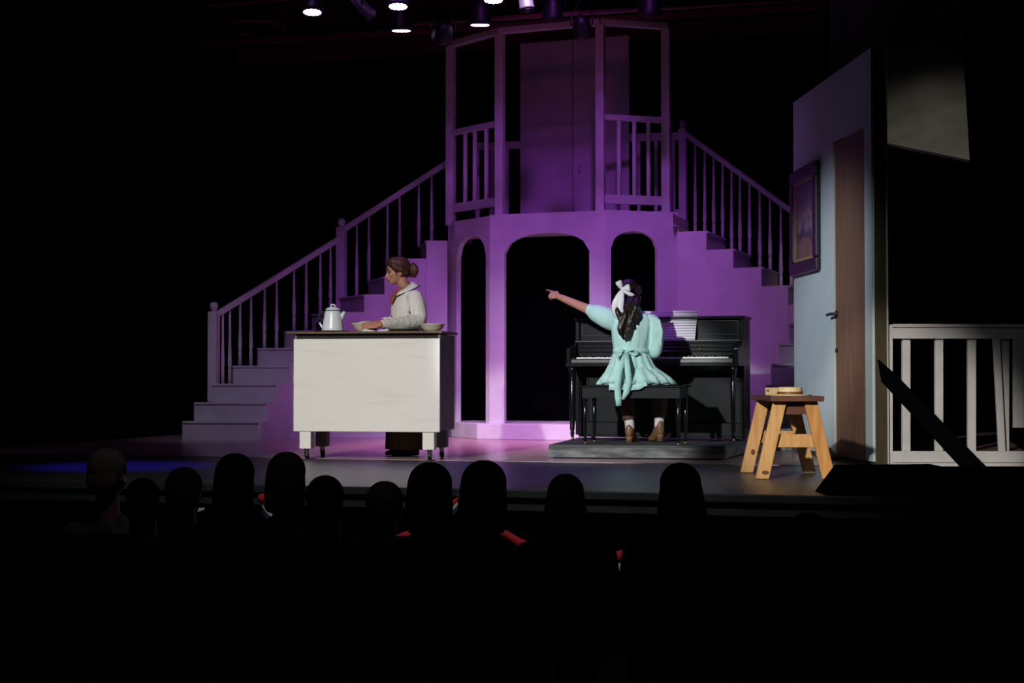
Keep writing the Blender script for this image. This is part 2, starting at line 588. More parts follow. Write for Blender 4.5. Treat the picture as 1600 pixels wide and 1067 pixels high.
# tiny indicator on the black wall at left
ip = P(138, 226, 0.0001 + 16.0)
wl = seam0 - EU * 4.5
tt = (ip.x - wl.x) / EV.x if False else 0
ind_d = None
for i in range(400):
    D = 10 + i * .025
    q = P(138, 226, D)
    if (q - seam0).dot(EU) < -4.42:
        ind_d = q
        break
if ind_d is None:
    ind_d = P(138, 226, 15)
il = thing('indicator_lamp', 'pinpoint white indicator light on the black wall at far left', 'indicator', ind_d)
MB().box((-.02, 0, 0), (.16, .05, .06), yaw(YAW)).build('case', lamp_blk, il, bevel=.004)
MB().ell((.035, -.026, 0), .006, None, 8, 6).build('bulb', mat('indicator_white', (1, 1, 1), .4, emit=(1, .95, 1), es=3), il, smooth=True)

# ------------------------------------------------------------------ two-storey bay
BY = 20.0
A = V((X(765, 16.1), 16.1, 0))
BU = V((math.cos(math.radians(BY)), -math.sin(math.radians(BY)), 0))
BV = V((math.sin(math.radians(BY)), math.cos(math.radians(BY)), 0))
B = A + BU * 1.28
LC = A + V((-math.cos(math.radians(56)), math.sin(math.radians(56)), 0)) * .845
RC = B + V((math.cos(math.radians(16)), math.sin(math.radians(16)), 0)) * .82
MID = (A + B) / 2
RISE = .195
DECK = 12 * RISE
WT = 2.385
PL = .165
bay = thing('balcony_bay', 'violet-lit bay with three dark arches below and an open post balcony above', 'stage set', MID)


def arch_panel(p0, p1, z0, z1, h0, h1, zs, za, th=.06, power=2.0, ns=14):
    """wall panel p0-p1 with an arched opening h0..h1 (fractions of its length), springing at zs, apex za"""
    L = (p1 - p0).length
    e = (p1 - p0).normalized()
    nrm = V((e.y, -e.x, 0))
    u0, u1 = h0 * L, h1 * L
    arc = []
    for i in range(ns + 1):
        a = -1 + 2 * i / ns
        arc.append((u0 + (u1 - u0) * (i / ns), zs + (za - zs) * (max(0, 1 - abs(a) ** power)) ** (.5 if power < 2.5 else .75)))
    out = [(0, z0), (u0, z0)] + arc + [(u1, z0), (L, z0), (L, z1), (0, z1)]
    mb = MB()
    pt = lambda u, z: p0 + e * u + V((0, 0, z))
    cells = [[(0, z0), (u0, z0), (u0, zs), (u0, z1), (0, z1)], [(u1, z0), (L, z0), (L, z1), (u1, z1), (u1, zs)]]
    for i in range(ns):
        a, b = arc[i], arc[i + 1]
        cells.append([a, b, (b[0], z1), (a[0], z1)])
    bm_v, idx, fs = [], {}, []

    def vi(u, z, s):
        k = (round(u, 5), round(z, 5), s)
        if k not in idx:
            idx[k] = len(bm_v)
            bm_v.append(pt(u, z) - nrm * (-th * 0 if s == 0 else th))
        return idx[k]
    for c in cells:
        fs.append(tuple(vi(u, z, 0) for u, z in c))
        fs.append(tuple(vi(u, z, 1) for u, z in c)[::-1])
    n = len(out)
    for i in range(n):
        a, b = out[i], out[(i + 1) % n]
        fs.append((vi(*a, 0), vi(*a, 1), vi(*b, 1), vi(*b, 0)))
    return mb.add(bm_v, fs)


def frac(p0, p1, px):
    """fraction along p0-p1 seen at a pixel column"""
    lo, hi = -.5, 1.5
    for _ in range(50):
        m = (lo + hi) / 2
        q = p0 + (p1 - p0) * m
        if 800 + F * q.x / q.y < px:
            lo = m
        else:
            hi = m
    return lo


MB(). add([], [])
arch_panel(LC, A, PL, WT - .01, frac(LC, A, 713), frac(LC, A, 759), Z(402, 16.45), Z(368, 16.4)).build('arch_panel', paint, bay, True)
arch_panel(A, B, PL, WT, frac(A, B, 788), frac(A, B, 921), Z(394, 15.9), Z(364, 15.9), power=2.2).build('arch_panel', paint, bay, True)
arch_panel(B, RC, PL, WT + .005, frac(B, RC, 955), frac(B, RC, 1027), Z(388, 15.75), Z(361, 15.75)).build('arch_panel', paint, bay, True)


def outset(p, d):
    return p + (p - (MID + BV * .9)).normalized() * d


step_poly = [LC - BU * .03 + BV * .0, outset(A, .16), outset(B, .16), RC + BU * .05 - BV * .05, RC + BV * .9, LC + BV * .5]
MB().prism(step_poly, 0, PL).build('base_step', paint, bay, True, bevel=.008)
# stair end points on the landing
LI12, LO12 = V((X(699, 16.5), 16.5, 0)), V((X(694, 17.3), 17.3, 0))
RI12, RO12 = V((X(1060, 15.5), 15.5, 0)), V((X(1086, 16.4), 16.4, 0))
deck = [LC, A, B, RC, V((RI12.x, RI12.y + .02, 0)), RO12, V((1.9, 17.6, 0)), V((-.55, 18.0, 0)), LO12, V((LI12.x, LI12.y, 0))]
inn = [p + (MID + BV * .8 - p).normalized() * .065 for p in deck]
MB().prism(inn, DECK - .1, DECK).build('deck', paint, bay, True)
MB().prism([LC + BV * .6 + BU * .05, RC + BV * .6 - BU * .1, RC + BV * .65 - BU * .1, LC + BV * .65 + BU * .05], .17, DECK - .1).build('black_backing', velvet, bay, True)  # black sheet added to keep the arch openings in shade
POSTTOP = 4.33


def post(p, w, z0, z1, name='post', par=None, ang=BY):
    return MB().box(p + V((0, 0, (z0 + z1) / 2)), (w, w, z1 - z0), yaw(ang)).build(name, paint, par or bay, True, bevel=.006)


inn2 = lambda p: p + (MID + BV * .8 - p).normalized() * .06
PA, PB, PL_, PR = inn2(A), inn2(B), inn2(LC), inn2(RC)
PA.x = X(781, PA.y); PB.x = X(939, PB.y); PL_.x = X(704, PL_.y); PR.x = X(1042, PR.y)
for p in (PL_, PA, PB, PR):
    post(p, .092, DECK, POSTTOP)
for a, b in ((PL_, PA), (PA, PB), (PB, PR)):
    MB().bar(a + V((0, 0, POSTTOP + .03)), b + V((0, 0, POSTTOP + .03)), .09, .06).build('top_beam', paint, bay, True, bevel=.004)


def rail_panel(a, b, zt, zb, pxs, name='balcony_railing'):
    r = MB().bar(a + V((0, 0, zt)), b + V((0, 0, zt)), .06, .06).build(name, paint, bay, True, bevel=.004)
    MB().bar(a + V((0, 0, zb)), b + V((0, 0, zb)), .045, .095).build('bottom_rail', paint, r, True, bevel=.004)
    for px in pxs:
        f = frac(a, b, px)
        q = a + (b - a) * f
        MB().box(q + V((0, 0, (zt + zb) / 2)), (.036, .036, zt - zb - .05), yaw(BY)).build('baluster', paint, r, True)


rail_panel(PL_, PA, 3.37, 2.53, (727, 742, 760))
rail_panel(PB, PR, 3.365, 2.51, (968, 992, 1014))

# double doors on the landing
dA = V((X(814, 17.4), 17.4, 0)); dB = V((X(984, 16.95), 16.95, 0))
de = (dB - dA).normalized(); dn = V((de.y, -de.x, 0)); dL = (dB - dA).length
dd = thing('double_door_flat', 'tall dim violet double doors standing at the back of the balcony', 'doors', (dA + dB) / 2 + V((0, 0, DECK)))
split = frac(dA, dB, 896)
for f0, f1 in ((0, split - .004), (split + .004, 1)):
    q0, q1 = dA + de * (dL * f0), dA + de * (dL * f1)
    dr = MB().bar(q0 + V((0, 0, (DECK + 4.50) / 2)), q1 + V((0, 0, (DECK + 4.50) / 2)), .04, 4.50 - DECK).build('door_leaf', paint, dd, True)
    fx = f1 - .025 if f0 == 0 else f0 + .06
    h = dA + de * (dL * fx) + dn * .035
    MB().tube([h + V((0, 0, z)) + dn * (.02 if 0 < i < 3 else -.01) for i, z in enumerate((2.98, 2.985, 3.05, 3.055))], .008, 6).build('pull_handle', paint, dr, True, True)

# railings at the back of the landing
lr = thing('landing_railing', 'short dim railing behind the left balcony posts', 'railing', V((X(780, 17.5), 17.5, DECK)), None)
a, b = V((X(744, 17.55), 17.55, 0)), V((X(814, 17.43), 17.43, 0))
MB().bar(a + V((0, 0, Z(228, 17.5))), b + V((0, 0, Z(228, 17.5))), .05, .085).build('handrail', paint, lr, True, bevel=.004)
for px in (746, 768, 792):
    q = a + (b - a) * frac(a, b, px)
    MB().box(q + V((0, 0, (DECK + Z(228, 17.5)) / 2)), (.04, .04, Z(228, 17.5) - DECK), yaw(BY)).build('baluster', paint, lr, True)
rr = thing('landing_railing', 'short dim railing behind the right balcony posts, ending at the tall newel', 'railing', V((X(1020, 16.7), 16.7, DECK)), None)
a, b = V((X(986, 16.95), 16.95, 0)), V((X(1062, 16.5), 16.5, 0))
MB().bar(a + V((0, 0, Z(214, 16.9))), b + V((0, 0, Z(213, 16.5))), .05, .085).build('handrail', paint, rr, True, bevel=.004)
MB().bar(a + V((0, 0, DECK + .12)), b + V((0, 0, DECK + .12)), .04, .06).build('bottom_rail', paint, rr, True, bevel=.004)
for px in (999, 1026, 1053):
    q = a + (b - a) * frac(a, b, px)
    MB().box(q + V((0, 0, (DECK + .1 + Z(214, 16.7)) / 2)), (.036, .036, Z(214, 16.7) - DECK - .1), yaw(BY)).build('baluster', paint, rr, True)


# ------------------------------------------------------------------ curved stairs
def newel(p, z0, z1, par, w=.1):
    mb = MB().box(p + V((0, 0, (z0 + z1 - .1) / 2)), (w, w, z1 - .1 - z0), yaw(BY))
    o = mb.build('newel_post', paint, par, True, bevel=.01)
    MB().lathe([(w * .34, 0), (w * .34, .03), (w * .46, .045), (w * .42, .085), (w * .22, .1)], p + V((0, 0, z1 - .1)), None, 12).build('finial', paint, o, True, True)
    return o


def baluster(p, z0, z1, par):
    h = z1 - z0
    mb = MB().lathe([(.019, 0), (.019, .15), (.013, .165), (.022, .20), (.021, .26), (.014, h * .6), (.0115, h)], V((p.x, p.y, z0)), None, 8)
    return mb.build('baluster', paint, par, True, True)


def stair(root, IN, OUT, sgn):
    n = len(IN)
    side = MB()
    for k in range(1, n):               # tread k lies between riser k and riser k+1
        i0, i1, o0, o1 = IN[k - 1], IN[k], OUT[k - 1], OUT[k]
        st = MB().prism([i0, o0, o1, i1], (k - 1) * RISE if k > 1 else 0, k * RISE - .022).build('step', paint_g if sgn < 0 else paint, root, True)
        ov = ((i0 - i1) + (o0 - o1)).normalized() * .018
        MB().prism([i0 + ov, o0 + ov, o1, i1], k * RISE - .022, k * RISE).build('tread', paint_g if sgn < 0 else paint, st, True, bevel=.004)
        e = (i1 - i0).normalized()
        nr = V((e.y, -e.x, 0))
        if nr.dot(V((0, -1, 0))) < 0 and k > 6:
            nr = -nr
        if (i0 - o0).dot(nr) < 0:
            nr = -nr
        side.prism([i0, i1, i1 + nr * .018, i0 + nr * .018], 0, k * RISE - .001)
    side.build('side_panel', paint, root, True)
    back = MB()
    for k in range(1, n):
        e = (OUT[k] - OUT[k - 1]).normalized()
        nr = V((e.y, -e.x, 0))
        if (OUT[k - 1] - IN[k - 1]).dot(nr) < 0:
            nr = -nr
        back.prism([OUT[k - 1], OUT[k], OUT[k] + nr * .018, OUT[k - 1] + nr * .018], 0, k * RISE - .001)
    back.build('back_panel', paint, root, True)


def pts(l):
    return [V((X(px, D), D, 0)) for px, D in l]


IL = pts([(405, 15.80), (416, 15.93), (432, 16.08), (453, 16.28), (476, 16.42), (503, 16.5), (535, 16.52), (569, 16.52), (601, 16.52), (633, 16.5), (666, 16.48), (699, 16.5)])
OL = pts([(287, 15.86), (305, 15.97), (333, 16.14), (364, 16.38), (403, 16.62), (445, 16.88), (488, 17.08), (530, 17.22), (575, 17.31), (617, 17.34), (657, 17.32), (694, 17.3)])
sl = thing('curved_staircase', 'left curved stair with grey risers behind the white cart, railing on its far side', 'stairs', (X(480, 16.3), 16.3, 0), None, 'curved stairs up to the balcony')
stair(sl, IL, OL, -1)
n1 = V((X(334, 16.22), 16.22, 0)); n2 = V((X(533, 17.24), 17.24, 0)); n3 = V((X(702, 17.3), 17.3, 0))
newel(n1, 2 * RISE, Z(472, 16.2), sl)
newel(n2, 7 * RISE, Z(341, 17.2), sl)
r1a, r1b = V((n1.x, n1.y, Z(494, 16.2))), V((n2.x, n2.y, Z(371, 17.24)))
r2a, r2b = V((n2.x, n2.y, Z(361, 17.24))), V((n3.x, n3.y, Z(252, 17.3)))
MB().bar(r1a, r1b, .05, .065).build('handrail', paint, sl, True, bevel=.012)
MB().bar(r2a, r2b, .05, .065).build('handrail', paint, sl, True, bevel=.012)
for px, k in ((348, 3), (359, 3), (375, 4), (392, 4), (413, 5), (432, 5), (459, 6), (478, 6), (500, 7), (516, 7), (557, 8), (576, 9), (605, 9), (624, 10), (654, 11), (674, 11)):
    a, b = (r1a, r1b) if px < 533 else (r2a, r2b)
    f = frac(V((a.x, a.y, 0)), V((b.x, b.y, 0)), px)
    q = a + (b - a) * f
    # which tread is under it
    kk = k
    baluster(q, kk * RISE, q.z - .03, sl)

IR = pts([(1188, 13.55), (1193, 13.75), (1199, 13.95), (1207, 14.15), (1217, 14.35), (1234, 14.55), (1243, 14.72), (1233, 14.9), (1191, 15.1), (1147, 15.25), (1105, 15.4), (1060, 15.5)])
OR = [V(p) for p in ((2.95, 13.5, 0), (3.05, 13.75, 0), (3.15, 14.0, 0), (3.25, 14.28, 0), (3.32, 14.6, 0), (3.34, 14.95, 0), (3.30, 15.3, 0), (3.12, 15.62, 0))] + pts([(1217, 15.92), (1173, 16.08), (1133, 16.22), (1086, 16.4)])
sr = thing('curved_staircase', 'right curved stair behind the piano, partly hidden by the pale wall flat', 'stairs', (X(1150, 15.2), 15.2, 0), None, 'curved stairs up to the balcony')
stair(sr, IR, OR, 1)
n4 = V((X(1068, 16.48), 16.48, 0))
newel(n4, DECK, Z(187, 16.48), sr, .085)
ra = V((n4.x, n4.y, Z(206, 16.48)))
rb = V((X(1242, 15.75), 15.75, Z(333, 15.75)))
rc_ = V((3.30, 15.2, Z(333, 15.75) - .33))
MB().bar(ra, rb, .045, .055).build('handrail', paint, sr, True, bevel=.01)
MB().bar(rb, rc_, .045, .055).build('handrail', paint, sr, True, bevel=.01)
newel(rc_ * 1.0 - V((0, 0, rc_.z)), 6 * RISE, rc_.z + .12, sr, .085)
for px, k in ((1087, 11), (1102, 11), (1116, 11), (1130, 11), (1144, 10), (1157, 10), (1172, 10), (1188, 9), (1204, 9), (1221, 8), (1237, 8)):
    f = frac(V((ra.x, ra.y, 0)), V((rb.x, rb.y, 0)), px)
    q = ra + (rb - ra) * f
    baluster(q, k * RISE, q.z - .025, sr)

# ------------------------------------------------------------------ pale flat with door
FN = V((X(1363, 11.0), 11.0, 0)); FF = V((X(1241, 13.22), 13.22, 0))
fe = (FN - FF).normalized(); fL = (FN - FF).length
fn_ = V((fe.y, -fe.x, 0))
if fn_.x > 0:
    fn_ = -fn_
FH = 3.06
fl = thing('door_flat', 'tall pale blue wall flat with a brown door, standing right of the stool', 'stage flat', (FF + FN) / 2)
d0, d1 = frac(FF, FN, 1303) * fL, frac(FF, FN, 1352) * fL
dtop, dbot = 2.52, .035


def fp(u, z, n=0):
    return FF + fe * u + fn_ * n + V((0, 0, z))


def fbox(u0, u1, z0, z1, n0, n1):
    return MB().extr([fp(u0, z0, n0), fp(u1, z0, n0), fp(u1, z1, n0), fp(u0, z1, n0)], fn_ * (n1 - n0))


pan = MB()
pan.v = []
for u0, u1, z0, z1 in ((0, d0, .04, FH), (d0, d1, dtop, FH), (d1, fL, .04, FH)):
    m_ = fbox(u0, u1, z0, z1, -.02, 0)
    pan.add(m_.v, m_.f)
pan.build('wall_panel', flat_paint, fl, True)
# frame timber behind the skin; its end faces the hall
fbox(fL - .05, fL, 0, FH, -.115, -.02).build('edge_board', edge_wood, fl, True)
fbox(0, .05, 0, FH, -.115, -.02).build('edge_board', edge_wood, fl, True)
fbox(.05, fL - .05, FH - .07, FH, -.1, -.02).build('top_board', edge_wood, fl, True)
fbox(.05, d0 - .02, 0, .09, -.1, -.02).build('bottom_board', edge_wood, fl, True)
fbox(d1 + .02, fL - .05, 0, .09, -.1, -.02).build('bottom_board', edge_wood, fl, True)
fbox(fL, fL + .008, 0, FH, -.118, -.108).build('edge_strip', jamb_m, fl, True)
door = fbox(d0 + .035, d1 - .006, dbot, dtop - .012, -.035, -.006).build('door', door_wood, fl, True, bevel=.003)
fbox(d0 + .008, d0 + .03, dbot, dtop - .008, -.05, -.002).build('jamb', jamb_m, fl, True)
hd = MB().lathe([(.026, 0), (.026, .012), (.012, .016), (.012, .05)], fp(d0 + .075, Z(492, 12.1), -.006), fn_.to_track_quat('Z', 'Y').to_matrix(), 12).build('door_handle', black_metal, door, True, True)
MB().tube([fp(d0 + .075, Z(492, 12.1), .045), fp(d0 - .03, Z(493, 12.1), .047)], .011, 8).build('lever', black_metal, door, True, True)
MB().lathe([(.018, 0), (.018, .012), (.006, .014)], fp(d0 + .075, Z(548, 12.1), -.006), fn_.to_track_quat('Z', 'Y').to_matrix(), 12).build('lock', black_metal, door, True, True)
MB().extr([fp(d0 - .12, 0, .0), fp(d0 + .10, 0, .0), fp(d0 + .10, .035, .0), fp(d0 - .12, .09, 0)], fn_ * .06).build('foot_block', edge_wood, fl, True)
MB().extr([fp(d0 + .02, 0, -.05), fp(d1, 0, -.05), fp(d1, .03, -.05), fp(d0 + .02, .03, -.05)], fn_ * .05).build('sill', edge_wood, fl, True)

# painting on the flat
pu0, pu1 = frac(FF, FN, 1242.5) * fL, frac(FF, FN, 1284) * fL
pz0, pz1 = 1.53, 2.43
pic = thing('framed_painting', 'dark framed landscape painting with gilt liner hung on the pale flat', 'painting', fp((pu0 + pu1) / 2, pz0, .0))
fw = .11
for u0, u1, z0, z1 in ((pu0, pu1, pz0, pz0 + fw), (pu0, pu1, pz1 - fw, pz1), (pu0, pu0 + fw, pz0 + fw, pz1 - fw), (pu1 - fw, pu1, pz0 + fw, pz1 - fw)):
    fbox(u0, u1, z0, z1, .002, .05).build('frame', frame_m, pic, True, bevel=.014)
g = .022
for u0, u1, z0, z1 in ((pu0 + fw, pu1 - fw, pz0 + fw, pz0 + fw + g), (pu0 + fw, pu1 - fw, pz1 - fw - g, pz1 - fw), (pu0 + fw, pu0 + fw + g, pz0 + fw + g, pz1 - fw - g), (pu1 - fw - g, pu1 - fw, pz0 + fw + g, pz1 - fw - g)):
    fbox(u0, u1, z0, z1, .002, .036).build('liner', gilt, pic, True)
pm = bpy.data.materials.new('painted_landscape')
pm.use_nodes = True
nt = pm.node_tree
tc = nt.nodes.new('ShaderNodeTexCoord'); sp = nt.nodes.new('ShaderNodeSeparateXYZ'); nz = nt.nodes.new('ShaderNodeTexNoise')
nz.inputs['Scale'].default_value = 5.5; nz.inputs['Detail'].default_value = 5
mm = nt.nodes.new('ShaderNodeMath'); mm.operation = 'MULTIPLY_ADD'; mm.inputs[1].default_value = .62
ml = nt.nodes.new('ShaderNodeMath'); ml.operation = 'MULTIPLY'; ml.inputs[1].default_value = .75
rp = nt.nodes.new('ShaderNodeValToRGB')
els = rp.color_ramp.elements
els[0].position = .12; els[0].color = (.10, .04, .05, 1)
els[1].position = .95; els[1].color = (.13, .08, .20, 1)
for p_, c_ in ((.32, (.16, .08, .075, 1)), (.45, (.22, .12, .12, 1)), (.55, (.05, .03, .07, 1)), (.66, (.26, .18, .27, 1)), (.78, (.18, .09, .15, 1))):
    e_ = els.new(p_); e_.color = c_
nt.links.new(tc.outputs['Generated'], sp.inputs[0]); nt.links.new(tc.outputs['Object'], nz.inputs['Vector'])
nt.links.new(sp.outputs['Z'], mm.inputs[0]); nt.links.new(nz.outputs['Fac'], ml.inputs[0]); nt.links.new(ml.outputs[0], mm.inputs[2])
nt.links.new(mm.outputs[0], rp.inputs[0]); nt.links.new(rp.outputs[0], nt.nodes['Principled BSDF'].inputs['Base Color'])
nt.nodes['Principled BSDF'].inputs['Roughness'].default_value = .5
fbox(pu0 + fw + g, pu1 - fw - g, pz0 + fw + g, pz1 - fw - g, .003, .022).build('canvas', pm, pic, True)

# ------------------------------------------------------------------ porch railing at right
RD = 11.03
pr = thing('porch_railing', 'grey-white porch railing with square balusters at the far right', 'railing', (X(1500, RD), RD, 0))


def rbox(px0, px1, y0, y1, d0=0, d1=.04, name='rail', par=None, lean=0, m=paint_g, bev=.003):
    q = [P(px0, y1, RD), P(px1, y1, RD), P(px1 - lean, y0, RD), P(px0 - lean, y0, RD)]
    q = [V((p.x, RD + d0, p.z)) for p in q]
    return MB().extr(q, (0, d1 - d0, 0)).build(name, m, par or pr, True, bevel=bev)


rbox(1386.5, 1395, 507, 730, 0, .09, 'corner_post')
rbox(1395, 1680, 506, 511.5, -.02, .11, 'top_cap')
rbox(1395, 1680, 512, 529, 0, .038, 'top_rail')
rbox(1395, 1680, 705, 722.5, 0, .038, 'bottom_rail')
rbox(1390, 1680, 723, 730, -.03, .1, 'base_plate')
for c in (1419, 1470.5, 1522, 1574):
    rbox(c - 6.3, c + 6.3, 528, 706, .045, .085, 'baluster')
rbox(1561, 1571.5, 529, 705, .0, .03, 'loose_baluster', lean=9)
rbox(1581.5, 1598, 529, 668, -.03, -.005, 'hanging_board')
rbox(1621, 1634, 528, 706, .045, .085, 'baluster')
# black board in front of the railing, added in place of a diagonal shadow
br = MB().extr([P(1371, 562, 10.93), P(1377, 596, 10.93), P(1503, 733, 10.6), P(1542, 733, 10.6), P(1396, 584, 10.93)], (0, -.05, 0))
tag(br.build('shadow_board', velvet), 'black diagonal board standing in for a shadow across the porch railing', 'shadow board')


# ------------------------------------------------------------------ rolling cart
CW, CD = 1.2, .5
ct = thing('rolling_cart', 'white kitchen cart on casters with dark sides, in front of the woman', 'cart', (-1.152, 11.97, 0), yaw(11))


def cb(x0, x1, y0, y1, z0, z1, name, m, bev=.004, par=None):
    return MB().box(((x0 + x1) / 2, (y0 + y1) / 2, (z0 + z1) / 2), (x1 - x0, y1 - y0, z1 - z0)).build(name, m, par or ct, bevel=bev)


h = CW / 2
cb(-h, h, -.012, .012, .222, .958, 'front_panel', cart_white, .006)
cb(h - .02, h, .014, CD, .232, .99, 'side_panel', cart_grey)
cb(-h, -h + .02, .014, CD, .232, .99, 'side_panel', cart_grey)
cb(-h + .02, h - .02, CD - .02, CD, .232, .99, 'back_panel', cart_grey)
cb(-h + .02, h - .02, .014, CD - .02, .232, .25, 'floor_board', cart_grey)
cb(-h + .005, h - .005, .022, .04, .95, .998, 'apron', mat('cart_apron_dark', (.03, .029, .027), .8, spec=.2), .002)
cb(-h - .06, h + .02, -.02, CD + .03, .998, 1.016, 'counter_top', cart_brown, .004)
for sx in (-1, 1):
    for yy in (.045, CD - .055):
        x = sx * (h - .095)
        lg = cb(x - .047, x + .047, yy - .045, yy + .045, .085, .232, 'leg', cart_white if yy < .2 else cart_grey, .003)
        c = MB().lathe([(.022, .085), (.022, .07), (.012, .066), (.012, .05)], (x, yy, 0), None, 12)
        c.bar((x - .019, yy, .066), (x - .019, yy + .012, .02), .004, .022, (0, 1, 0)).bar((x + .019, yy, .066), (x + .019, yy + .012, .02), .004, .022, (0, 1, 0))
        c.build('caster_fork', chrome, lg)
        MB().lathe([(.006, -.014), (.028, -.014), (.031, -.008), (.031, .008), (.028, .014), (.006, .014)], (x, yy + .012, .031), Matrix.Rotation(PI / 2, 3, 'Y'), 16).build('caster_wheel', black_metal, lg, smooth=True)
CT = 1.016


def on_cart(px, D):
    return V((X(px, D), D, CT))


# tray and enamel coffee pot
p = on_cart(518, 12.28)
ty = MB().lathe([(.0, .0), (.125, 0), (.145, .010), (.147, .013), (.140, .012), (.12, .005), (.0, .005)], (0, 0, 0), None, 32)
o = ty.build('serving_tray', mat('dark_tray', (.03, .022, .016), .35), smooth=True)
o.location = p
tag(o, 'dark round tray under the enamel coffee pot', 'tray')
pot = thing('coffee_pot', 'white enamel coffee pot with black handle on the counter', 'coffee pot', p + V((.01, 0, .006)))
MB().lathe([(.0, 0), (.088, 0), (.092, .006), (.088, .03), (.076, .10), (.066, .155), (.062, .17), (.05, .172), (.0, .172)], (0, 0, 0), None, 32).build('body', enamel, pot, smooth=True)
MB().lathe([(.064, .168), (.067, .171), (.064, .175)], (0, 0, 0), None, 32, False).build('rim', trim_blk, pot, smooth=True)
lid = MB().lathe([(.064, .174), (.058, .185), (.04, .197), (.02, .203), (.0, .204)], (0, 0, 0), None, 28).build('lid', enamel, pot, smooth=True)
MB().tube([V((.018 * math.cos(a) * 1.0, 0, .204 + .018 * math.sin(a))) for a in [PI * i / 8 for i in range(9)]], .006, 8).build('lid_knob', enamel, lid, smooth=True)
hp = [V((-.062, 0, .158)), V((-.095, 0, .160)), V((-.112, 0, .145)), V((-.115, 0, .11)), V((-.108, 0, .075)), V((-.09, 0, .04)), V((-.08, 0, .03))]
MB().tube(hp[:5], [.008, .009, .009, .009, .008], 8).build('handle', trim_blk, pot, smooth=True)
MB().tube(hp[4:], [.008, .008, .007], 8).build('handle_foot', enamel, pot, smooth=True)
MB().tube([V((.062, 0, .11)), V((.078, 0, .135)), V((.094, 0, .165))], [.026, .017, .011], 12).build('spout', enamel, pot, smooth=True)
# glass tumbler behind the handle
gl = MB().lathe([(.0, .0), (.026, 0), (.030, .085), (.028, .085), (.0245, .005), (.0, .005)], (0, 0, 0), None, 20).build('glass_tumbler', mat('clear_glass', (.9, .9, .95), .05, trans=1), smooth=True)
gl.location = on_cart(499, 12.42)
tag(gl, 'small clear glass tumbler beside the coffee pot handle', 'glass')


def bowl(px, D, r, hgt, label, fluted=0):
    prof_o = [(r * .42, 0), (r * .50, .004), (r * .78, hgt * .42), (r * .97, hgt * .93), (r * 1.02, hgt)]
    prof_i = [(r * .97, hgt), (r * .74, hgt * .45), (r * .45, .014), (.002, .012)]
    rings = []
    for rr_, z in [(.002, 0)] + prof_o + prof_i:
        rings.append([V((rr_ * math.cos(2 * PI * k / 36) * (1 + fluted * math.cos(18 * 2 * PI * k / 36)), rr_ * math.sin(2 * PI * k / 36) * (1 + fluted * math.cos(18 * 2 * PI * k / 36)), z)) for k in range(36)])
    o = MB().loft(rings).build('mixing_bowl', cream, smooth=True)
    o.location = on_cart(px, D)
    return tag(o, label, 'bowl', 'cream bowls on the cart')


bowl(572, 12.30, .122, .076, 'cream mixing bowl under the hand of the woman')
bowl(675.5, 12.14, .104, .064, 'cream bowl alone at the right end of the counter', .006)
# dough cloth inside the bowl
mb = MB()
rings = []
for i in range(7):
    f = i / 6
    rings.append([V((math.cos(2 * PI * k / 20) * .095 * (1 - f * .98), math.sin(2 * PI * k / 20) * .095 * (1 - f * .98), .062 + .028 * math.sin(f * PI * .5) + .008 * math.sin(5 * k * .9 + i * 2))) for k in range(20)])
o = mb.loft(rings).build('bowl_cloth', white_rib, smooth=True)
o.location = on_cart(572, 12.30)
tag(o, 'crumpled white cloth heaped inside the left mixing bowl', 'cloth')
# plates
for i, (m_, r) in enumerate(((plate_d, .135), (plate_d, .137), (plate_g, .135), (plate_g, .137))):
    o = MB().lathe([(.0, 0), (r * .6, 0), (r * .64, .002), (r, .011), (r * 1.0, .0135), (r * .64, .006), (.0, .005)], (0, 0, 0), None, 36).build('dinner_plate', m_, smooth=True)
    o.location = on_cart(629, 12.17) + V((0, 0, .0085 * i))
    tag(o, ('brown plate at the bottom of the plate stack', 'brown plate second from the bottom of the stack', 'pale green plate second from the top of the stack', 'pale green plate on top of the plate stack')[i], 'plate', 'plates stacked on the counter')
# folded towel
tw = MB()
rings = []
for i in range(13):
    f = i / 12
    xx = -.105 + .21 * f
    hh = .012 + .009 * math.sin(f * 9) + .005 * math.sin(f * 21)
    rings.append([V((xx, -.05, 0)), V((xx + .004, .05, 0)), V((xx, .05, hh * .7)), V((xx, 0, hh)), V((xx, -.045, hh * .8))])
o = tw.loft(rings).build('dish_towel', linen, smooth=True)
o.location = on_cart(588, 12.02)
o.rotation_euler = (0, 0, -.2)
tag(o, 'rumpled white towel lying in front of the left bowl', 'towel')


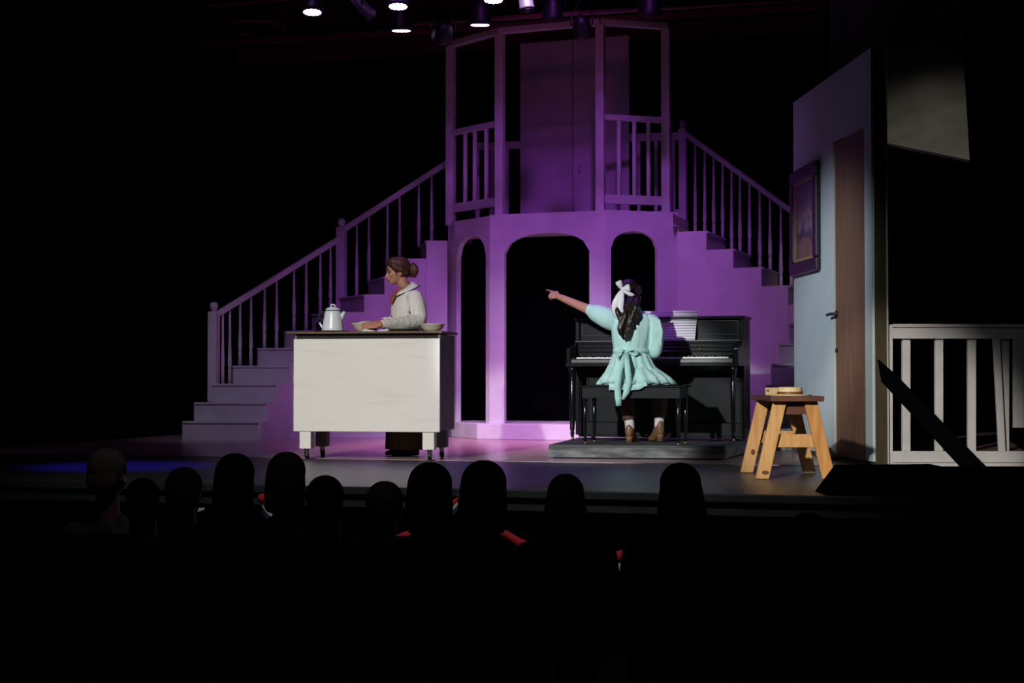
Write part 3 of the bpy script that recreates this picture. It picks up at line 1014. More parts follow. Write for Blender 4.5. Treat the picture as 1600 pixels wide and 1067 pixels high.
# ------------------------------------------------------------------ people
def head_shape(mb, c, R, s=1.0, ears=True):
    """c: head centre, R: columns right/forward/up; s=1: adult head 0.23 high"""
    g = lambda x, y, z: c + R @ V((x * s, y * s, z * s))
    mb.ell(g(0, -.012, .030), (.073 * s, .092 * s, .085 * s), R, 20, 14)     # cranium
    mb.ell(g(0, .022, -.030), (.060 * s, .066 * s, .078 * s), R, 18, 12)     # face
    mb.ell(g(0, .048, -.083), (.034 * s, .030 * s, .026 * s), R, 14, 8)      # chin
    mb.ell(g(0, .030, -.070), (.050 * s, .046 * s, .034 * s), R, 14, 8)      # jaw
    mb.tube([g(0, .078, .005), g(0, .090, -.015), g(0, .103, -.034), g(0, .094, -.042), g(0, .08, -.040)], [.007 * s, .008 * s, .0095 * s, .010 * s, .009 * s], 10)
    for sx in (-1, 1):
        mb.ell(g(.030 * sx, .074, .016), (.026 * s, .013 * s, .009 * s), R, 12, 8)  # brow
        mb.ell(g(.037 * sx, .060, -.030), (.022 * s, .02 * s, .022 * s), R, 12, 8)  # cheek
        mb.ell(g(.010 * sx, .090, -.039), (.007 * s, .008 * s, .006 * s), R, 8, 6)
        if ears:
            mb.ell(g(.075 * sx, -.012, -.012), (.010 * s, .018 * s, .031 * s), R, 12, 8)
            mb.ell(g(.078 * sx, -.004, -.033), (.007 * s, .009 * s, .011 * s), R, 8, 6)
    mb.ell(g(0, .084, -.057), (.023 * s, .014 * s, .007 * s), R, 12, 6)
    mb.ell(g(0, .081, -.067), (.020 * s, .014 * s, .008 * s), R, 12, 6)


def face_bits(root, c, R, s=1.0):
    g = lambda x, y, z: c + R @ V((x * s, y * s, z * s))
    for sx in (-1, 1):
        MB().ell(g(.030 * sx, .078, -.003), (.0135 * s, .008 * s, .0065 * s), R, 12, 8).build('eye', eye_m, root, True, True)
        MB().tube([g(.012 * sx, .088, .017), g(.030 * sx, .088, .022), g(.047 * sx, .078, .017)], .0032 * s, 6).build('eyebrow', auburn, root, True, True)
    MB().tube([g(-.020, .089, -.061), g(-.008, .0985, -.057), g(0, .099, -.059), g(.008, .0985, -.057), g(.020, .089, -.061)], [.002 * s, .0045 * s, .004 * s, .0045 * s, .002 * s], 8).tube([g(-.018, .088, -.064), g(0, .0965, -.068), g(.018, .088, -.064)], [.002 * s, .0045 * s, .002 * s], 8).build('lips', lip_m, root, True, True)


def hand(mb, wrist, R, side, curl, s=1.0, thumb_out=.6, spread=.05):
    """wrist point; R columns: right(across palm), forward(fingers), up(back of hand); side=+1 thumb at +right"""
    g = lambda x, y, z: wrist + R @ V((x * s, y * s, z * s))
    mb.loft([[g(.024 * math.cos(a) , y, .013 * math.sin(a)) if y < .01 else g(.041 * math.cos(a), y, .0145 * math.sin(a)) for a in [2 * PI * k / 12 for k in range(12)]] for y in (-.02, .005, .035, .065, .088, .094)])
    L = (.062, .074, .079, .071)
    for i in range(4):
        fx = (i - 1.5) * .0205 * -side
        l = L[3 - i] if side < 0 else L[i]
        l = (.071, .079, .074, .060)[i]
        c = curl[i] if hasattr(curl, '__len__') else curl
        a = 0
        q = V((fx * -1 * -1, .086, 0))
        ptz = [q.copy()]
        d = V((fx * spread * 10, 1, 0)).normalized()
        for seg, fr in enumerate((.45, .32, .23)):
            a += c * (.9, 1.1, .7)[seg]
            q = q + V((d.x * l * fr, math.cos(a) * l * fr, -math.sin(a) * l * fr))
            ptz.append(q.copy())
        mb.tube([g(*q_) for q_ in ptz], [.0098 * s, .009 * s, .0083 * s, .0068 * s], 8)
        mb.ell(g(*ptz[-1]), .0068 * s, None, 8, 6)
    tx = side
    th = [V((.026 * tx, .018, -.004)), V((.044 * tx, .046, -.012)), V((.044 * tx + .012 * tx * thumb_out, .072, -.018)), V((.042 * tx + .016 * tx * thumb_out, .096, -.022))]
    mb.tube([g(*q_) for q_ in th], [.015 * s, .0125 * s, .0105 * s, .008 * s], 8)
    mb.ell(g(*th[-1]), .008 * s, None, 8, 6)


def limb(mb, j, r, n=14, steps=5):
    """smooth tapered limb through joints"""
    P_, R_ = [], []
    for i in range(len(j) - 1):
        p0 = V(j[max(i - 1, 0)]); p1 = V(j[i]); p2 = V(j[i + 1]); p3 = V(j[min(i + 2, len(j) - 1)])
        for k in range(steps):
            t = k / steps
            P_.append(.5 * ((2 * p1) + (p2 - p0) * t + (2 * p0 - 5 * p1 + 4 * p2 - p3) * t * t + (3 * p1 - p0 - 3 * p2 + p3) * t ** 3))
            R_.append(r[i] + (r[i + 1] - r[i]) * t)
    P_.append(V(j[-1])); R_.append(r[-1])
    mb.tube(P_, R_, n)
    mb.ell(P_[0], R_[0], None, 12, 8)
    mb.ell(P_[-1], R_[-1], None, 12, 8)


# --- the woman behind the cart, facing left
WD = 12.66
wx = X(636, WD)
wo = thing('person', 'woman in white blouse and rust neck scarf working behind the cart', 'person', (wx, WD, 0))
f = V((-.92, -.39, 0)).normalized()
TR = basis(f)                                     # right of the person points upstage
lft = -(TR @ V((1, 0, 0)))
base = V((wx, WD, 0))
tp = lambda x, y, z: base + TR @ V((x, y, 0)) + V((0, 0, z))
hc = P(620.5, 424, WD - .02)
HR = basis((-.95, -.30, -.12))
body = MB()
head_shape(body, hc, HR, .98)
limb(body, [tp(0, -.01, 1.30), tp(0, .02, 1.40), hc + HR @ V((0, -.02, -.07))], [.065, .05, .05])
body.loft([[tp(rx * math.cos(a), cy + ry * math.sin(a), z) for a in [2 * PI * k / 20 for k in range(20)]] for z, rx, ry, cy in ((.82, .15, .11, -.02), (.92, .16, .115, -.02), (1.05, .125, .095, -.01), (1.2, .14, .105, 0), (1.3, .15, .09, -.01), (1.36, .11, .07, -.01), (1.385, .05, .045, 0))])
for sx in (-1, 1):
    limb(body, [tp(.08 * sx, -.02, .86), tp(.08 * sx, .0, .47), tp(.075 * sx, -.02, .08)], [.085, .055, .04])
# near (left) arm and far arm
shL = tp(-.165, -.01, 1.315); elL = P(651, 502, 12.42); wrL = P(595, 507, 12.12)
shR = tp(.165, -.01, 1.315); elR = P(640, 503, 12.92); wrR = P(598, 502, 12.60)
limb(body, [shL, elL, wrL], [.045, .038, .025])
limb(body, [shR, elR, wrR], [.045, .038, .025])
hand(body, wrL, basis((-1, -.02, -.06), (.0, -.75, .66)), 1, (.12, .14, .16, .2), .98)
hand(body, wrR, basis((-.86, -.45, -.1), (.2, .1, 1)), -1, (.25, .28, .3, .35), .95)
for sx in (-1, 1):
    pass
body.build('body', skin, wo, True, remesh=.0055, sm=3)
face_bits(wo, hc, HR, .98)
# hair: cap swept back into a low bun
hm = MB()
gh = lambda x, y, z: hc + HR @ V((x, y, z))
hm.ell(gh(0, -.022, .040), (.083, .098, .086), HR, 20, 14)
hm.ell(gh(0, .018, .080), (.068, .062, .044), HR, 18, 12)
hm.ell(gh(0, -.070, .01), (.070, .062, .075), HR, 18, 12)
for sx in (-1, 1):
    hm.tube([gh(.055 * sx, .052, .062), gh(.072 * sx, .028, .035), gh(.078 * sx, -.015, .010), gh(.06 * sx, -.07, -.02)], [.018, .024, .028, .03], 10)
    hm.tube([gh(.066 * sx, .032, .02), gh(.067 * sx, .03, -.02), gh(.063 * sx, .028, -.06)], [.008, .006, .003], 6)
hair = hm.build('hair', auburn, wo, True, remesh=.007, sm=3)
bn = MB()
bc = gh(0, -.120, -.004)
bn.ell(bc, (.062, .048, .058), HR, 18, 12)
for k in range(3):
    bn.tube([bc + HR @ V((.052 * math.cos(a), -.022 - .008 * k, (.052 - .010 * k) * math.sin(a))) for a in [2 * PI * i / 14 + k for i in range(14)]], .016, 8)
bn.build('hair_bun', auburn, wo, True, remesh=.007, sm=2)
# blouse
bl = MB()
bl.loft([[tp(rx * math.cos(a), cy + ry * math.sin(a), z) for a in [2 * PI * k / 24 for k in range(24)]] for z, rx, ry, cy in ((.93, .175, .13, -.02), (.96, .185, .140, -.02), (1.04, .180, .14, -.01), (1.15, .172, .136, .0), (1.25, .172, .13, .0), (1.32, .165, .108, -.01), (1.36, .125, .085, -.01), (1.39, .070, .065, .005))])
cuffL = wrL + (elL - wrL) * .06
cuffR = wrR + (elR - wrR) * .06
limb(bl, [shL + V((0, 0, -.005)), (shL + elL) / 2 + V((.012, 0, .01)), elL + V((.01, 0, .005)), (elL + cuffL) / 2 + V((0, 0, -.002)), cuffL], [.068, .074, .066, .050, .035])
limb(bl, [shR + V((0, 0, -.005)), (shR + elR) / 2, elR, (elR + cuffR) / 2, cuffR], [.068, .072, .062, .048, .035])
# soft folds along the near sleeve and back
for k, (a, b) in enumerate(((.10, .0), (.16, .02), (.22, .035), (.28, .045))):
    o1 = shL + V((-.045 + .032 * k, -.060 + .010 * k, -.015 - .012 * k))
    o2 = elL + V((-.085 + .045 * k, -.052 + .010 * k, .012))
    bl.tube([o1, (o1 + o2) / 2 + V((.006, -.016, 0)), o2], [.008, .017, .010], 8)
blo = bl.build('blouse', blouse_m, wo, True, remesh=.007, sm=2)
# collar with black edge, scarf, button, cuffs
neck = hc + HR @ V((0, -.02, -.07))


def collar_pts(r1, r2, z, y0, t=.03):
    return [tp(r1 * math.cos(a), y0 + r2 * math.sin(a), z - t * math.sin(a)) for a in [PI / 2 + .28 + (2 * PI - .56) * i / 24 for i in range(25)]]


c_in, c_out = collar_pts(.064, .062, 1.425, .012, .028), collar_pts(.102, .112, 1.375, .008, .05)
cm = MB()
cm.loft([[a, b, b + V((0, 0, -.006)), a + V((0, 0, -.006))] for a, b in zip(c_in, c_out)])
co = cm.build('collar', blouse_m, wo, True, True)
MB().tube([q + V((0, 0, -.002)) for q in c_out], .0042, 6).build('collar_edging', trim_blk, co, True, True)
tie = MB()
k0 = tp(-.005, .112, 1.352)
tie.ell(k0, (.022, .018, .02), TR, 12, 8)
tie.ribbon([k0, tp(-.012, .138, 1.31), tp(-.02, .150, 1.26)], [.03, .08, .03], TR @ V((1, .2, 0)), .016)
tie.ribbon([k0, tp(.014, .135, 1.31), tp(.022, .148, 1.275)], [.03, .072, .026], TR @ V((1, -.2, 0)), .014)
tie.ribbon([tp(-.07, .05, 1.395), tp(-.035, .095, 1.375), k0], [.02, .022, .025], (0, 0, 1), .01)
tie.build('neck_scarf', tie_m, wo, True, True, sub=1)
for z in (1.06, 1.16):
    q = tp(-.012, .142, z)
    MB().ell(q, (.007, .005, .007), TR, 10, 6).build('button', trim_blk, wo, True, True)
# skirt and shoes
sk = []
for z, rx, ry in ((.985, .155, .12), (.93, .175, .14), (.70, .195, .165), (.40, .205, .18), (.12, .212, .19), (.055, .214, .192)):
    fl_ = min(1, (.99 - z) / .5)
    sk.append([tp(rx * (1 + .035 * fl_ * math.sin(19 * a) + .02 * fl_ * math.sin(7 * a + 1)) * math.cos(a), -.02 + ry * (1 + .035 * fl_ * math.sin(19 * a) + .02 * fl_ * math.sin(7 * a + 1)) * math.sin(a), z) for a in [2 * PI * k / 96 for k in range(96)]])
MB().loft(sk).build('skirt', skirt_m, wo, True, True)
for sx in (-1, 1):
    q = tp(.085 * sx, .03, 0)
    MB().loft([[q + TR @ V((w_ * math.cos(a), y, 0)) + V((0, 0, max(0.0, hh_ * .5 + hh_ * .5 * math.sin(a)))) for a in [2 * PI * k / 12 for k in range(12)]] for y, w_, hh_ in ((-.11, .022, .055), (-.08, .034, .085), (-.02, .036, .085), (.05, .042, .065), (.10, .038, .045), (.135, .02, .03))]).build('shoe', dark_shoe, wo, True, True, sub=1)

# ------------------------------------------------------------------ piano platform, piano
pfl = [V((X(857, 12.2), 12.2, 0)), V((X(1132, 11.95), 11.95, 0)), V((X(1186, 13.5), 13.5, 0)), V((X(905, 13.75), 13.75, 0))]
PZ = .11
pf = thing('piano_platform', 'low grey-washed wooden platform under the piano and bench', 'platform', (X(1000, 12.1), 12.1, 0))
MB().prism(pfl, .012, PZ - .018).build('platform_box', grey_wash, pf, True)
MB().prism(pfl, PZ - .018, PZ).build('platform_top', mat('grey_platform_top', (.075, .08, .075), .6, (.05, .053, .05), 5, (1, 6, 1)), pf, True, bevel=.003)
MB().prism([p + (V((1.1, 12.8, 0)) - p).normalized() * .05 for p in pfl], 0, .012).build('platform_runner', black_metal, pf, True)

PY = 18.0
pc = V((X(1016.5, 12.76), 12.76, PZ))          # centre of the key slip at the front
pn = thing('upright_piano', 'black upright piano with turned front legs on the low platform', 'piano', pc, yaw(PY))


def pb(x0, x1, y0, y1, z0, z1, name, m=black_lac, bev=.004, par=None):
    return MB().box(((x0 + x1) / 2, (y0 + y1) / 2, (z0 + z1) / 2), (x1 - x0, y1 - y0, z1 - z0)).build(name, m, par or pn, bevel=bev)


hw = .74
PT = 1.065
pb(-hw, -hw + .035, .30, .62, .04, PT - .025, 'side_panel')
pb(hw - .035, hw, .30, .62, .04, PT - .025, 'side_panel')
pb(-hw + .035, hw - .035, .58, .62, .06, PT - .025, 'back_panel')
pb(-hw - .012, hw + .012, .285, .632, PT - .025, PT, 'lid', black_lac, .008)
up = pb(-hw + .035, hw - .035, .335, .36, .86, PT - .028, 'upper_panel', black_lac)
for z0, z1, y in ((PT - .045, PT - .035, .325), (.905, .912, .328)):
    pb(-hw + .05, hw - .05, y, .336, z0, z1, 'moulding', lac_trim, .003, up)
pb(-hw + .05, -hw + .058, .326, .336, .912, PT - .045, 'moulding', lac_trim, .003, up)
pb(hw - .058, hw - .05, .326, .336, .912, PT - .045, 'moulding', lac_trim, .003, up)
pb(-hw + .02, hw - .02, .20, .345, .845, .862, 'music_shelf', lac_trim, .006)
fb = pb(-hw + .045, hw - .045, .215, .24, .725, .846, 'fallboard', black_lac, .004)
for z in (.832, .800, .765):
    MB().tube([(-hw + .045, .212, z), (hw - .045, .212, z)], .0085, 8).build('fallboard_moulding', lac_trim, fb, smooth=True)
for x in (-.36, .385):
    MB().lathe([(.004, 0), (.004, .012), (.010, .016), (.011, .024), (.004, .028)], (x, .213, .782), Matrix.Rotation(PI / 2, 3, 'X'), 12).build('brass_knob', brass, fb, smooth=True)
kb = pb(-hw - .005, hw + .005, .0, .34, .635, .665, 'key_bed', black_lac, .006)
pb(-hw + .04, hw - .04, -.004, .02, .66, .70, 'key_slip', lac_trim, .008)
for sx in (-1, 1):
    x0, x1 = sorted((sx * hw, sx * (hw - .04)))
    MB().extr([(x0, .0, .64), (x0, .33, .64), (x0, .33, .86), (x0, .23, .85), (x0, .15, .805), (x0, .02, .80), (x0, -.002, .785)], (x1 - x0, 0, 0)).build('arm', black_lac, pn, bevel=.008)
    x0, x1 = sorted((sx * (hw - .04), sx * (hw - .085)))
    pb(x0, x1, .03, .21, .665, .715, 'key_block', black_lac, .006)
wk, bkk = MB(), MB()
kw = (2 * hw - .17) / 52
for i in range(52):
    x = -hw + .085 + kw * (i + .5)
    wk.box((x, .105, .703), (kw - .0014, .16, .022))
    if i % 7 not in (1, 4) and i < 51:
        bkk.box((x + kw / 2, .155, .718), (.011, .09, .016))
wk.build('white_keys', key_w, pn, kind='stuff')
bkk.build('black_keys', key_b, pn, kind='stuff')
lp = pb(-hw + .035, hw - .035, .335, .355, .155, .60, 'lower_panel', black_satin, .003)
pb(-hw + .035, -hw + .11, .322, .336, .155, .60, 'panel_stile', black_satin, .003, lp)
pb(hw - .11, hw - .035, .322, .336, .155, .60, 'panel_stile', black_satin, .003, lp)
pb(-hw + .035, hw - .035, .33, .36, .60, .635, 'panel_rail', black_lac, .003)
pb(-hw, hw, .31, .36, .04, .152, 'bottom_board', black_satin, .005)
pb(-hw + .02, hw - .02, .32, .60, .022, .04, 'base_runner', black_satin, .003)
for sx in (-1, 1):
    x = sx * (hw - .045)
    lg = MB().lathe([(.010, .03), (.016, .05), (.019, .07), (.015, .08), (.021, .10), (.024, .30), (.027, .50), (.020, .515), (.028, .535), (.019, .55), (.027, .565), (.021, .58), (.031, .60), (.031, .64)], (x, .035, 0), None, 16).build('leg', black_lac, pn, smooth=True)
    MB().lathe([(.004, -.008), (.019, -.008), (.021, 0), (.019, .008), (.004, .008)], (x, .04, .021), Matrix.Rotation(PI / 2, 3, 'Y'), 14).build('caster', brass, lg, smooth=True)
for i, x in enumerate((-.10, 0, .10)):
    MB().bar((x, .32, .055), (x, .245, .05), .026, .010).ell((x, .245, .05), (.022, .022, .008), None, 14, 8).build('pedal', brass, pn, smooth=False, bevel=.002)
for x in (-hw + .1, hw - .1):
    MB().lathe([(.004, -.009), (.021, -.009), (.022, 0), (.021, .009), (.004, .009)], (x, .5, .022), Matrix.Rotation(PI / 2, 3, 'Y'), 12).build('caster', brass, pn, smooth=True)

PRM = Matrix.LocRotScale(pc, yaw(PY).to_quaternion(), None)


def sheet(name, label, x0, x1, tilt, m, zoff=.862, hgt=.235, curl=.02, y=.27):
    """booklet of paper leaning on the music desk; x in piano coordinates"""
    t = thing(name, label, 'sheet music', PRM @ V(((x0 + x1) / 2, y, zoff)), yaw(PY), None)
    n = 8
    rings = []
    for i in range(n + 1):
        fx = i / n
        xx = (fx - .5) * (x1 - x0)
        yy = curl * math.sin(fx * PI)
        tp_ = tilt * fx
        rings.append([V((xx, yy, .001)), V((xx, yy + .004, .001)), V((xx + tp_, yy + .064, hgt)), V((xx + tp_, yy + .060, hgt))])
    MB().loft(rings).build('page', m, t)
    return t


sheet('open_score', 'violet-lit music booklet page left of the bright page on the piano', -.19, .095, 0, paper, hgt=.255)
sheet('open_score', 'bright white sheet of music on the piano, right of the girl', .095, .325, .015, paper, hgt=.255, curl=-.012)
ob = MB().extr([PRM @ V(p) for p in ((-.25, .262, .862), (-.14, .258, .862), (-.155, .300, 1.07), (-.175, .308, 1.13), (-.22, .31, 1.135), (-.26, .31, 1.10))], V((0, .006, 0))).build('loose_page', paper_plain, bevel=.001)
tag(ob, 'curling white page corner just behind the shoulder of the girl', 'sheet music')

# ------------------------------------------------------------------ bench
BYW = 18.0
bf0 = V((X(985, 12.19), 12.19, PZ))
bn_ = thing('piano_bench', 'black piano bench with slim turned legs under the girl', 'bench', bf0, yaw(BYW))
bw, bd, bh = .83, .34, .478


def bb(x0, x1, y0, y1, z0, z1, name, m, bev=.004):
    return MB().box(((x0 + x1) / 2, (y0 + y1) / 2, (z0 + z1) / 2), (x1 - x0, y1 - y0, z1 - z0)).build(name, m, bn_, bevel=bev)


bb(-bw / 2 - .012, bw / 2 + .012, -.012, bd + .012, bh - .016, bh, 'seat_lid', black_lac, .005)
bb(-bw / 2 + .01, bw / 2 - .01, .0, .02, bh - .105, bh - .016, 'apron', black_satin)
bb(-bw / 2 + .01, bw / 2 - .01, bd - .02, bd, bh - .105, bh - .016, 'apron', black_satin)
for sx in (-1, 1):
    x0, x1 = sorted((sx * (bw / 2 - .01), sx * (bw / 2 - .03)))
    bb(x0, x1, .02, bd - .02, bh - .105, bh - .016, 'apron', black_lac)
    for yy in (.025, bd - .025):
        x = sx * (bw / 2 - .03)
        lg = MB().lathe([(.009, .012), (.012, .05), (.017, .20), (.019, .29), (.014, .30), (.020, .315), (.014, .33), (.021, .345), (.021, bh - .03)], (x, yy, 0), None, 14).build('leg', black_lac, bn_, smooth=True)
        MB().lathe([(.006, 0), (.010, .003), (.011, .012), (.008, .02)], (x, yy, 0), None, 12).build('foot_cap', brass, lg, smooth=True)
SEAT = PZ + bh

# ------------------------------------------------------------------ the girl at the piano
GD = 12.36
gx = X(988, GD)
ga = thing('person', 'girl in mint dress seated on the piano bench, pointing left with straight arm', 'person', (gx, GD, SEAT))
GR = Matrix.Identity(3)
gp_ = lambda x, y, z: V((gx + x, GD + y, z))
hc2 = P(986, 459, 12.42)
HR2 = basis((.86, .51, -.03))
gb = MB()
head_shape(gb, hc2, HR2, .94)
limb(gb, [gp_(-.005, .0, 1.16), gp_(-.01, .02, 1.235), hc2 + HR2 @ V((0, -.02, -.06))], [.06, .046, .046])
gb.loft([[gp_(cx + rx * math.cos(a), ry * math.sin(a), z) for a in [2 * PI * k / 20 for k in range(20)]] for z, rx, ry, cx in ((SEAT + .008, .15, .11, 0), (.68, .155, .115, 0), (.85, .115, .09, -.005), (1.0, .125, .095, 0), (1.11, .135, .085, 0), (1.17, .11, .07, 0), (1.20, .05, .045, 0))])
sL = P(947, 494, 12.38); eL = P(914, 481, 12.47); wL = P(872.5, 463, 12.60)
sR = P(1018, 499, 12.36); eR = P(1024, 549, 12.34); wR = P(1016, 559, 12.62)
limb(gb, [sL, eL, wL], [.047, .040, .025])
limb(gb, [sR, eR, wR], [.045, .038, .025])
ad = (wL - eL).normalized()
hand(gb, wL, basis(ad + V((0, .05, -.12)), (.05, -1, .35)), 1, (.03, 1.35, 1.4, 1.4), .92, -.6, 0)
hand(gb, wR, basis((-.1, 1, -.05), (0, 0, 1)), -1, (.5, .5, .5, .5), .92)
kneeL, kneeR = P(975, 598, 12.80), P(1032, 598, 12.80)
ankL, ankR = P(984, 664, 12.70), P(1030, 660, 12.66)
for hp_, kn, an in ((gp_(-.08, .0, SEAT + .085), kneeL, ankL), (gp_(.085, .0, SEAT + .085), kneeR, ankR)):
    limb(gb, [hp_, kn + V((0, -.02, .0)), an], [.08, .055, .036])
gb.build('body', skin, ga, True, remesh=.0055, sm=3)
face_bits(ga, hc2, HR2, .94)
# dress bodice with puffed sleeves
db = MB()
db.loft([[gp_(cx + rx * (1 + .015 * math.sin(13 * a)) * math.cos(a), ry * (1 + .015 * math.sin(13 * a)) * math.sin(a), z) for a in [2 * PI * k / 40 for k in range(40)]] for z, rx, ry, cx in ((.862, .138, .108, -.012), (.89, .143, .112, -.012), (.96, .158, .122, -.008), (1.05, .170, .122, .0), (1.12, .172, .108, .005), (1.165, .150, .09, .0), (1.195, .095, .066, -.004), (1.215, .060, .055, -.006))])
limb(db, [sL + V((.05, 0, -.035)), sL + V((.0, 0, -.01)), (sL + eL) / 2 + V((0, 0, -.005)), eL + (sL - eL) * .28], [.085, .088, .072, .050])
db.tube([eL + (sL - eL) * .30, eL + (sL - eL) * .16], [.046, .050], 14)
limb(db, [sR + V((-.03, 0, -.02)), sR + V((.008, 0, -.025)), (sR + eR) / 2 + V((.016, 0, .01)), eR + V((.002, .0, .01)), eR + V((-.012, .03, -.02))], [.06, .066, .070, .054, .040])
for k in range(5):            # gathers
    a = sR + V((-.02 + .02 * k, -.055, .045 - .01 * k))
    b = eR + V((-.03 + .018 * k, -.045, .05))
    db.tube([a, (a + b) / 2 + V((.012, -.022, 0)), b], [.005, .011, .006], 6)
    a = sL + V((.07 - .01 * k, -.07, .03 - .022 * k))
    b = eL + (sL - eL) * .3 + V((0, -.042 + .004 * k, .022 - .012 * k))
    db.tube([a, (a + b) / 2 + V((0, -.008, 0)), b], [.005, .010, .005], 6)
dress = db.build('dress_bodice', mint, ga, True, remesh=.007, sm=2)
MB().loft([[gp_(-.012 + rx * math.cos(a), ry * math.sin(a), z) for a in [2 * PI * k / 32 for k in range(32)]] for z, rx, ry in ((.848, .150, .120), (.868, .147, .118), (.884, .150, .120))]).build('waistband', mint, dress, True, True)
# skirt spreading over the bench
ss = []
for z, rx, ry, cx, cy, wv in ((.865, .140, .112, -.012, 0, .01), (.82, .155, .12, -.010, 0, .025), (.76, .178, .14, -.005, .0, .04), (.70, .212, .155, .004, .0, .05), (.65, .258, .165, .018, .0, .055), (.615, .300, .172, .032, .0, .05), (SEAT + .006, .318, .176, .04, 0, .045)):
    ss.append([gp_(cx + rx * (1 + wv * math.sin(15 * a) + wv * .6 * math.sin(8 * a + 2)) * math.cos(a), cy + ry * (1 + wv * math.sin(15 * a) + wv * .6 * math.sin(8 * a + 2)) * math.sin(a), z) for a in [2 * PI * k / 120 for k in range(120)]])
MB().loft(ss).build('dress_skirt', mint, ga, True, True)
# gathered ruffle tiers at the hips and the hem falling over the bench edge
rf = []
for i in range(40):
    a = math.radians(196 + 150 * i / 39)
    wv = .014 * math.sin(i * 1.25)
    top_ = gp_(.012 + (.20 + wv * .3) * math.cos(a), (.155) * math.sin(a), .725 + .01 * math.sin(i * .6))
    mid_ = gp_(.03 + (.285 + wv) * math.cos(a), (.192 + wv) * math.sin(a), .655)
    bot_ = gp_(.04 + (.315 + wv * 1.6) * math.cos(a), (.212 + wv) * math.sin(a), .606 + .008 * math.sin(i * 2.1))
    rf.append([top_, mid_, bot_, bot_ + V((0, .008, 0)), mid_ + V((0, .01, 0)), top_ + V((0, .01, 0))])
MB().loft(rf).build('dress_ruffle', mint, ga, True, True)
bfront = lambda x: bf0.y - math.sin(math.radians(BYW)) * (x - bf0.x) / math.cos(math.radians(BYW)) - .016
hem = []
for i in range(25):
    xx = gx - .20 + .30 * i / 24
    yb = bfront(xx)
    dz = .012 * math.sin(i * .9)
    dep = .035 * min(1, (24 - i) / 8) + .006
    hem.append([V((xx, yb + .09, SEAT + .03)), V((xx, yb - .004, SEAT + .022)), V((xx, yb - .022 + dz * .3, SEAT - dep + dz * .4)), V((xx, yb - .014 + dz * .3, SEAT - dep + dz * .4)), V((xx, yb + .002, SEAT + .012)), V((xx, yb + .09, SEAT + .02))])
MB().loft(hem).build('dress_hem', mint, ga, True, True)
# sash bow and tails
sc = gp_(-.055, -.135, .862)
yb = bfront(sc.x)
sash = MB()
sash.ell(sc, (.020, .014, .018), None, 12, 8)
for sx, w_, dz in ((-1, .075, -.055), (1, .085, -.02)):
    q = [sc, sc + V((sx * w_ * .6, -.022, .02 + dz * .1)), sc + V((sx * w_ * 1.05, -.012, dz * .6)), sc + V((sx * w_ * .75, -.012, dz * 1.5)), sc + V((sx * .02, -.004, dz * .6)), sc]
    sash.tube(q, [.006, .010, .011, .010, .008, .006], 8)
sash.ribbon([sc, P(968, 575, 12.10), P(964.5, 605, yb - .035), P(966, 622, yb - .03), P(967, 634, yb - .03)], [.03, .046, .052, .052, .040], (1, 0, 0), .006)
sash.ribbon([sc, P(980, 572, 12.10), P(983, 598, yb - .04), P(979, 612, yb - .035), P(973, 624, yb - .03)], [.03, .044, .05, .05, .02], (1, 0, .2), .006)
sash.build('sash_bow', mat('mint_sash', (.48, .78, .72), .7, (.42, .71, .65), 14), dress, True, True)
# collar ruffle at nape
MB().tube([gp_(.062 * math.cos(a), .004 + .058 * math.sin(a), 1.216 + .006 * math.sin(9 * a)) for a in [2 * PI * i / 40 for i in range(41)]], .009, 8).build('dress_collar', mint, dress, True, True)
# leggings, socks, boots
lgm = MB()
for hp_, kn, an in ((gp_(-.08, .0, SEAT + .085), kneeL, ankL), (gp_(.085, .0, SEAT + .085), kneeR, ankR)):
    cut = kn + (an - kn) * .80
    limb(lgm, [hp_ + V((0, .08, 0)), kn + V((0, -.02, 0)), kn + (an - kn) * .5, cut], [.085, .068, .064, .058])
lgm.build('trousers', legging, ga, True, remesh=.008, sm=2)
for nm, kn, an, hx, hy in (('L', kneeL, ankL, 0, 0), ('R', kneeR, ankR, 0, .02)):
    limb_mb = MB()
    limb(limb_mb, [kn + (an - kn) * .74, an, an + V((0, 0, -.03))], [.042, .040, .040])
    limb_mb.build('sock', sock, ga, True, True)
    sh = MB()
    lift = .0 if nm == 'L' else .018
    yw = .25 if nm == 'L' else -.30
    RS = Matrix.Rotation(-yw, 3, 'Z')
    ft = V((an.x, an.y, PZ))
    prof = ((-.055, .012, .055, .135), (-.045, .032, .038, .150 + lift), (-.010, .041, .032, .155 + lift), (.03, .040, .025, .13 + lift), (.08, .040, .006, .085), (.13, .042, .003, .06), (.17, .036, .003, .048), (.195, .018, .006, .036))
    sh.loft([[ft + RS @ V((w_ * math.cos(a), y, 0)) + V((0, 0, z0 + lift * (1 if y < .05 else 0) + (z1 - z0) * (.5 + .5 * math.sin(a)))) for a in [2 * PI * k / 14 for k in range(14)]] for y, w_, z0, z1 in prof])
    so = sh.build('boot', boot, ga, True, True, sub=1)
    MB().loft([[ft + RS @ V((w_ * math.cos(a), -.022 + w_ * .9 * math.sin(a), 0)) + V((0, 0, z)) for a in [2 * PI * k / 12 for k in range(12)]] for z, w_ in ((lift * .5, .027), (.03 + lift, .028), (.05 + lift, .034))]).build('heel', boot, so, True, True)
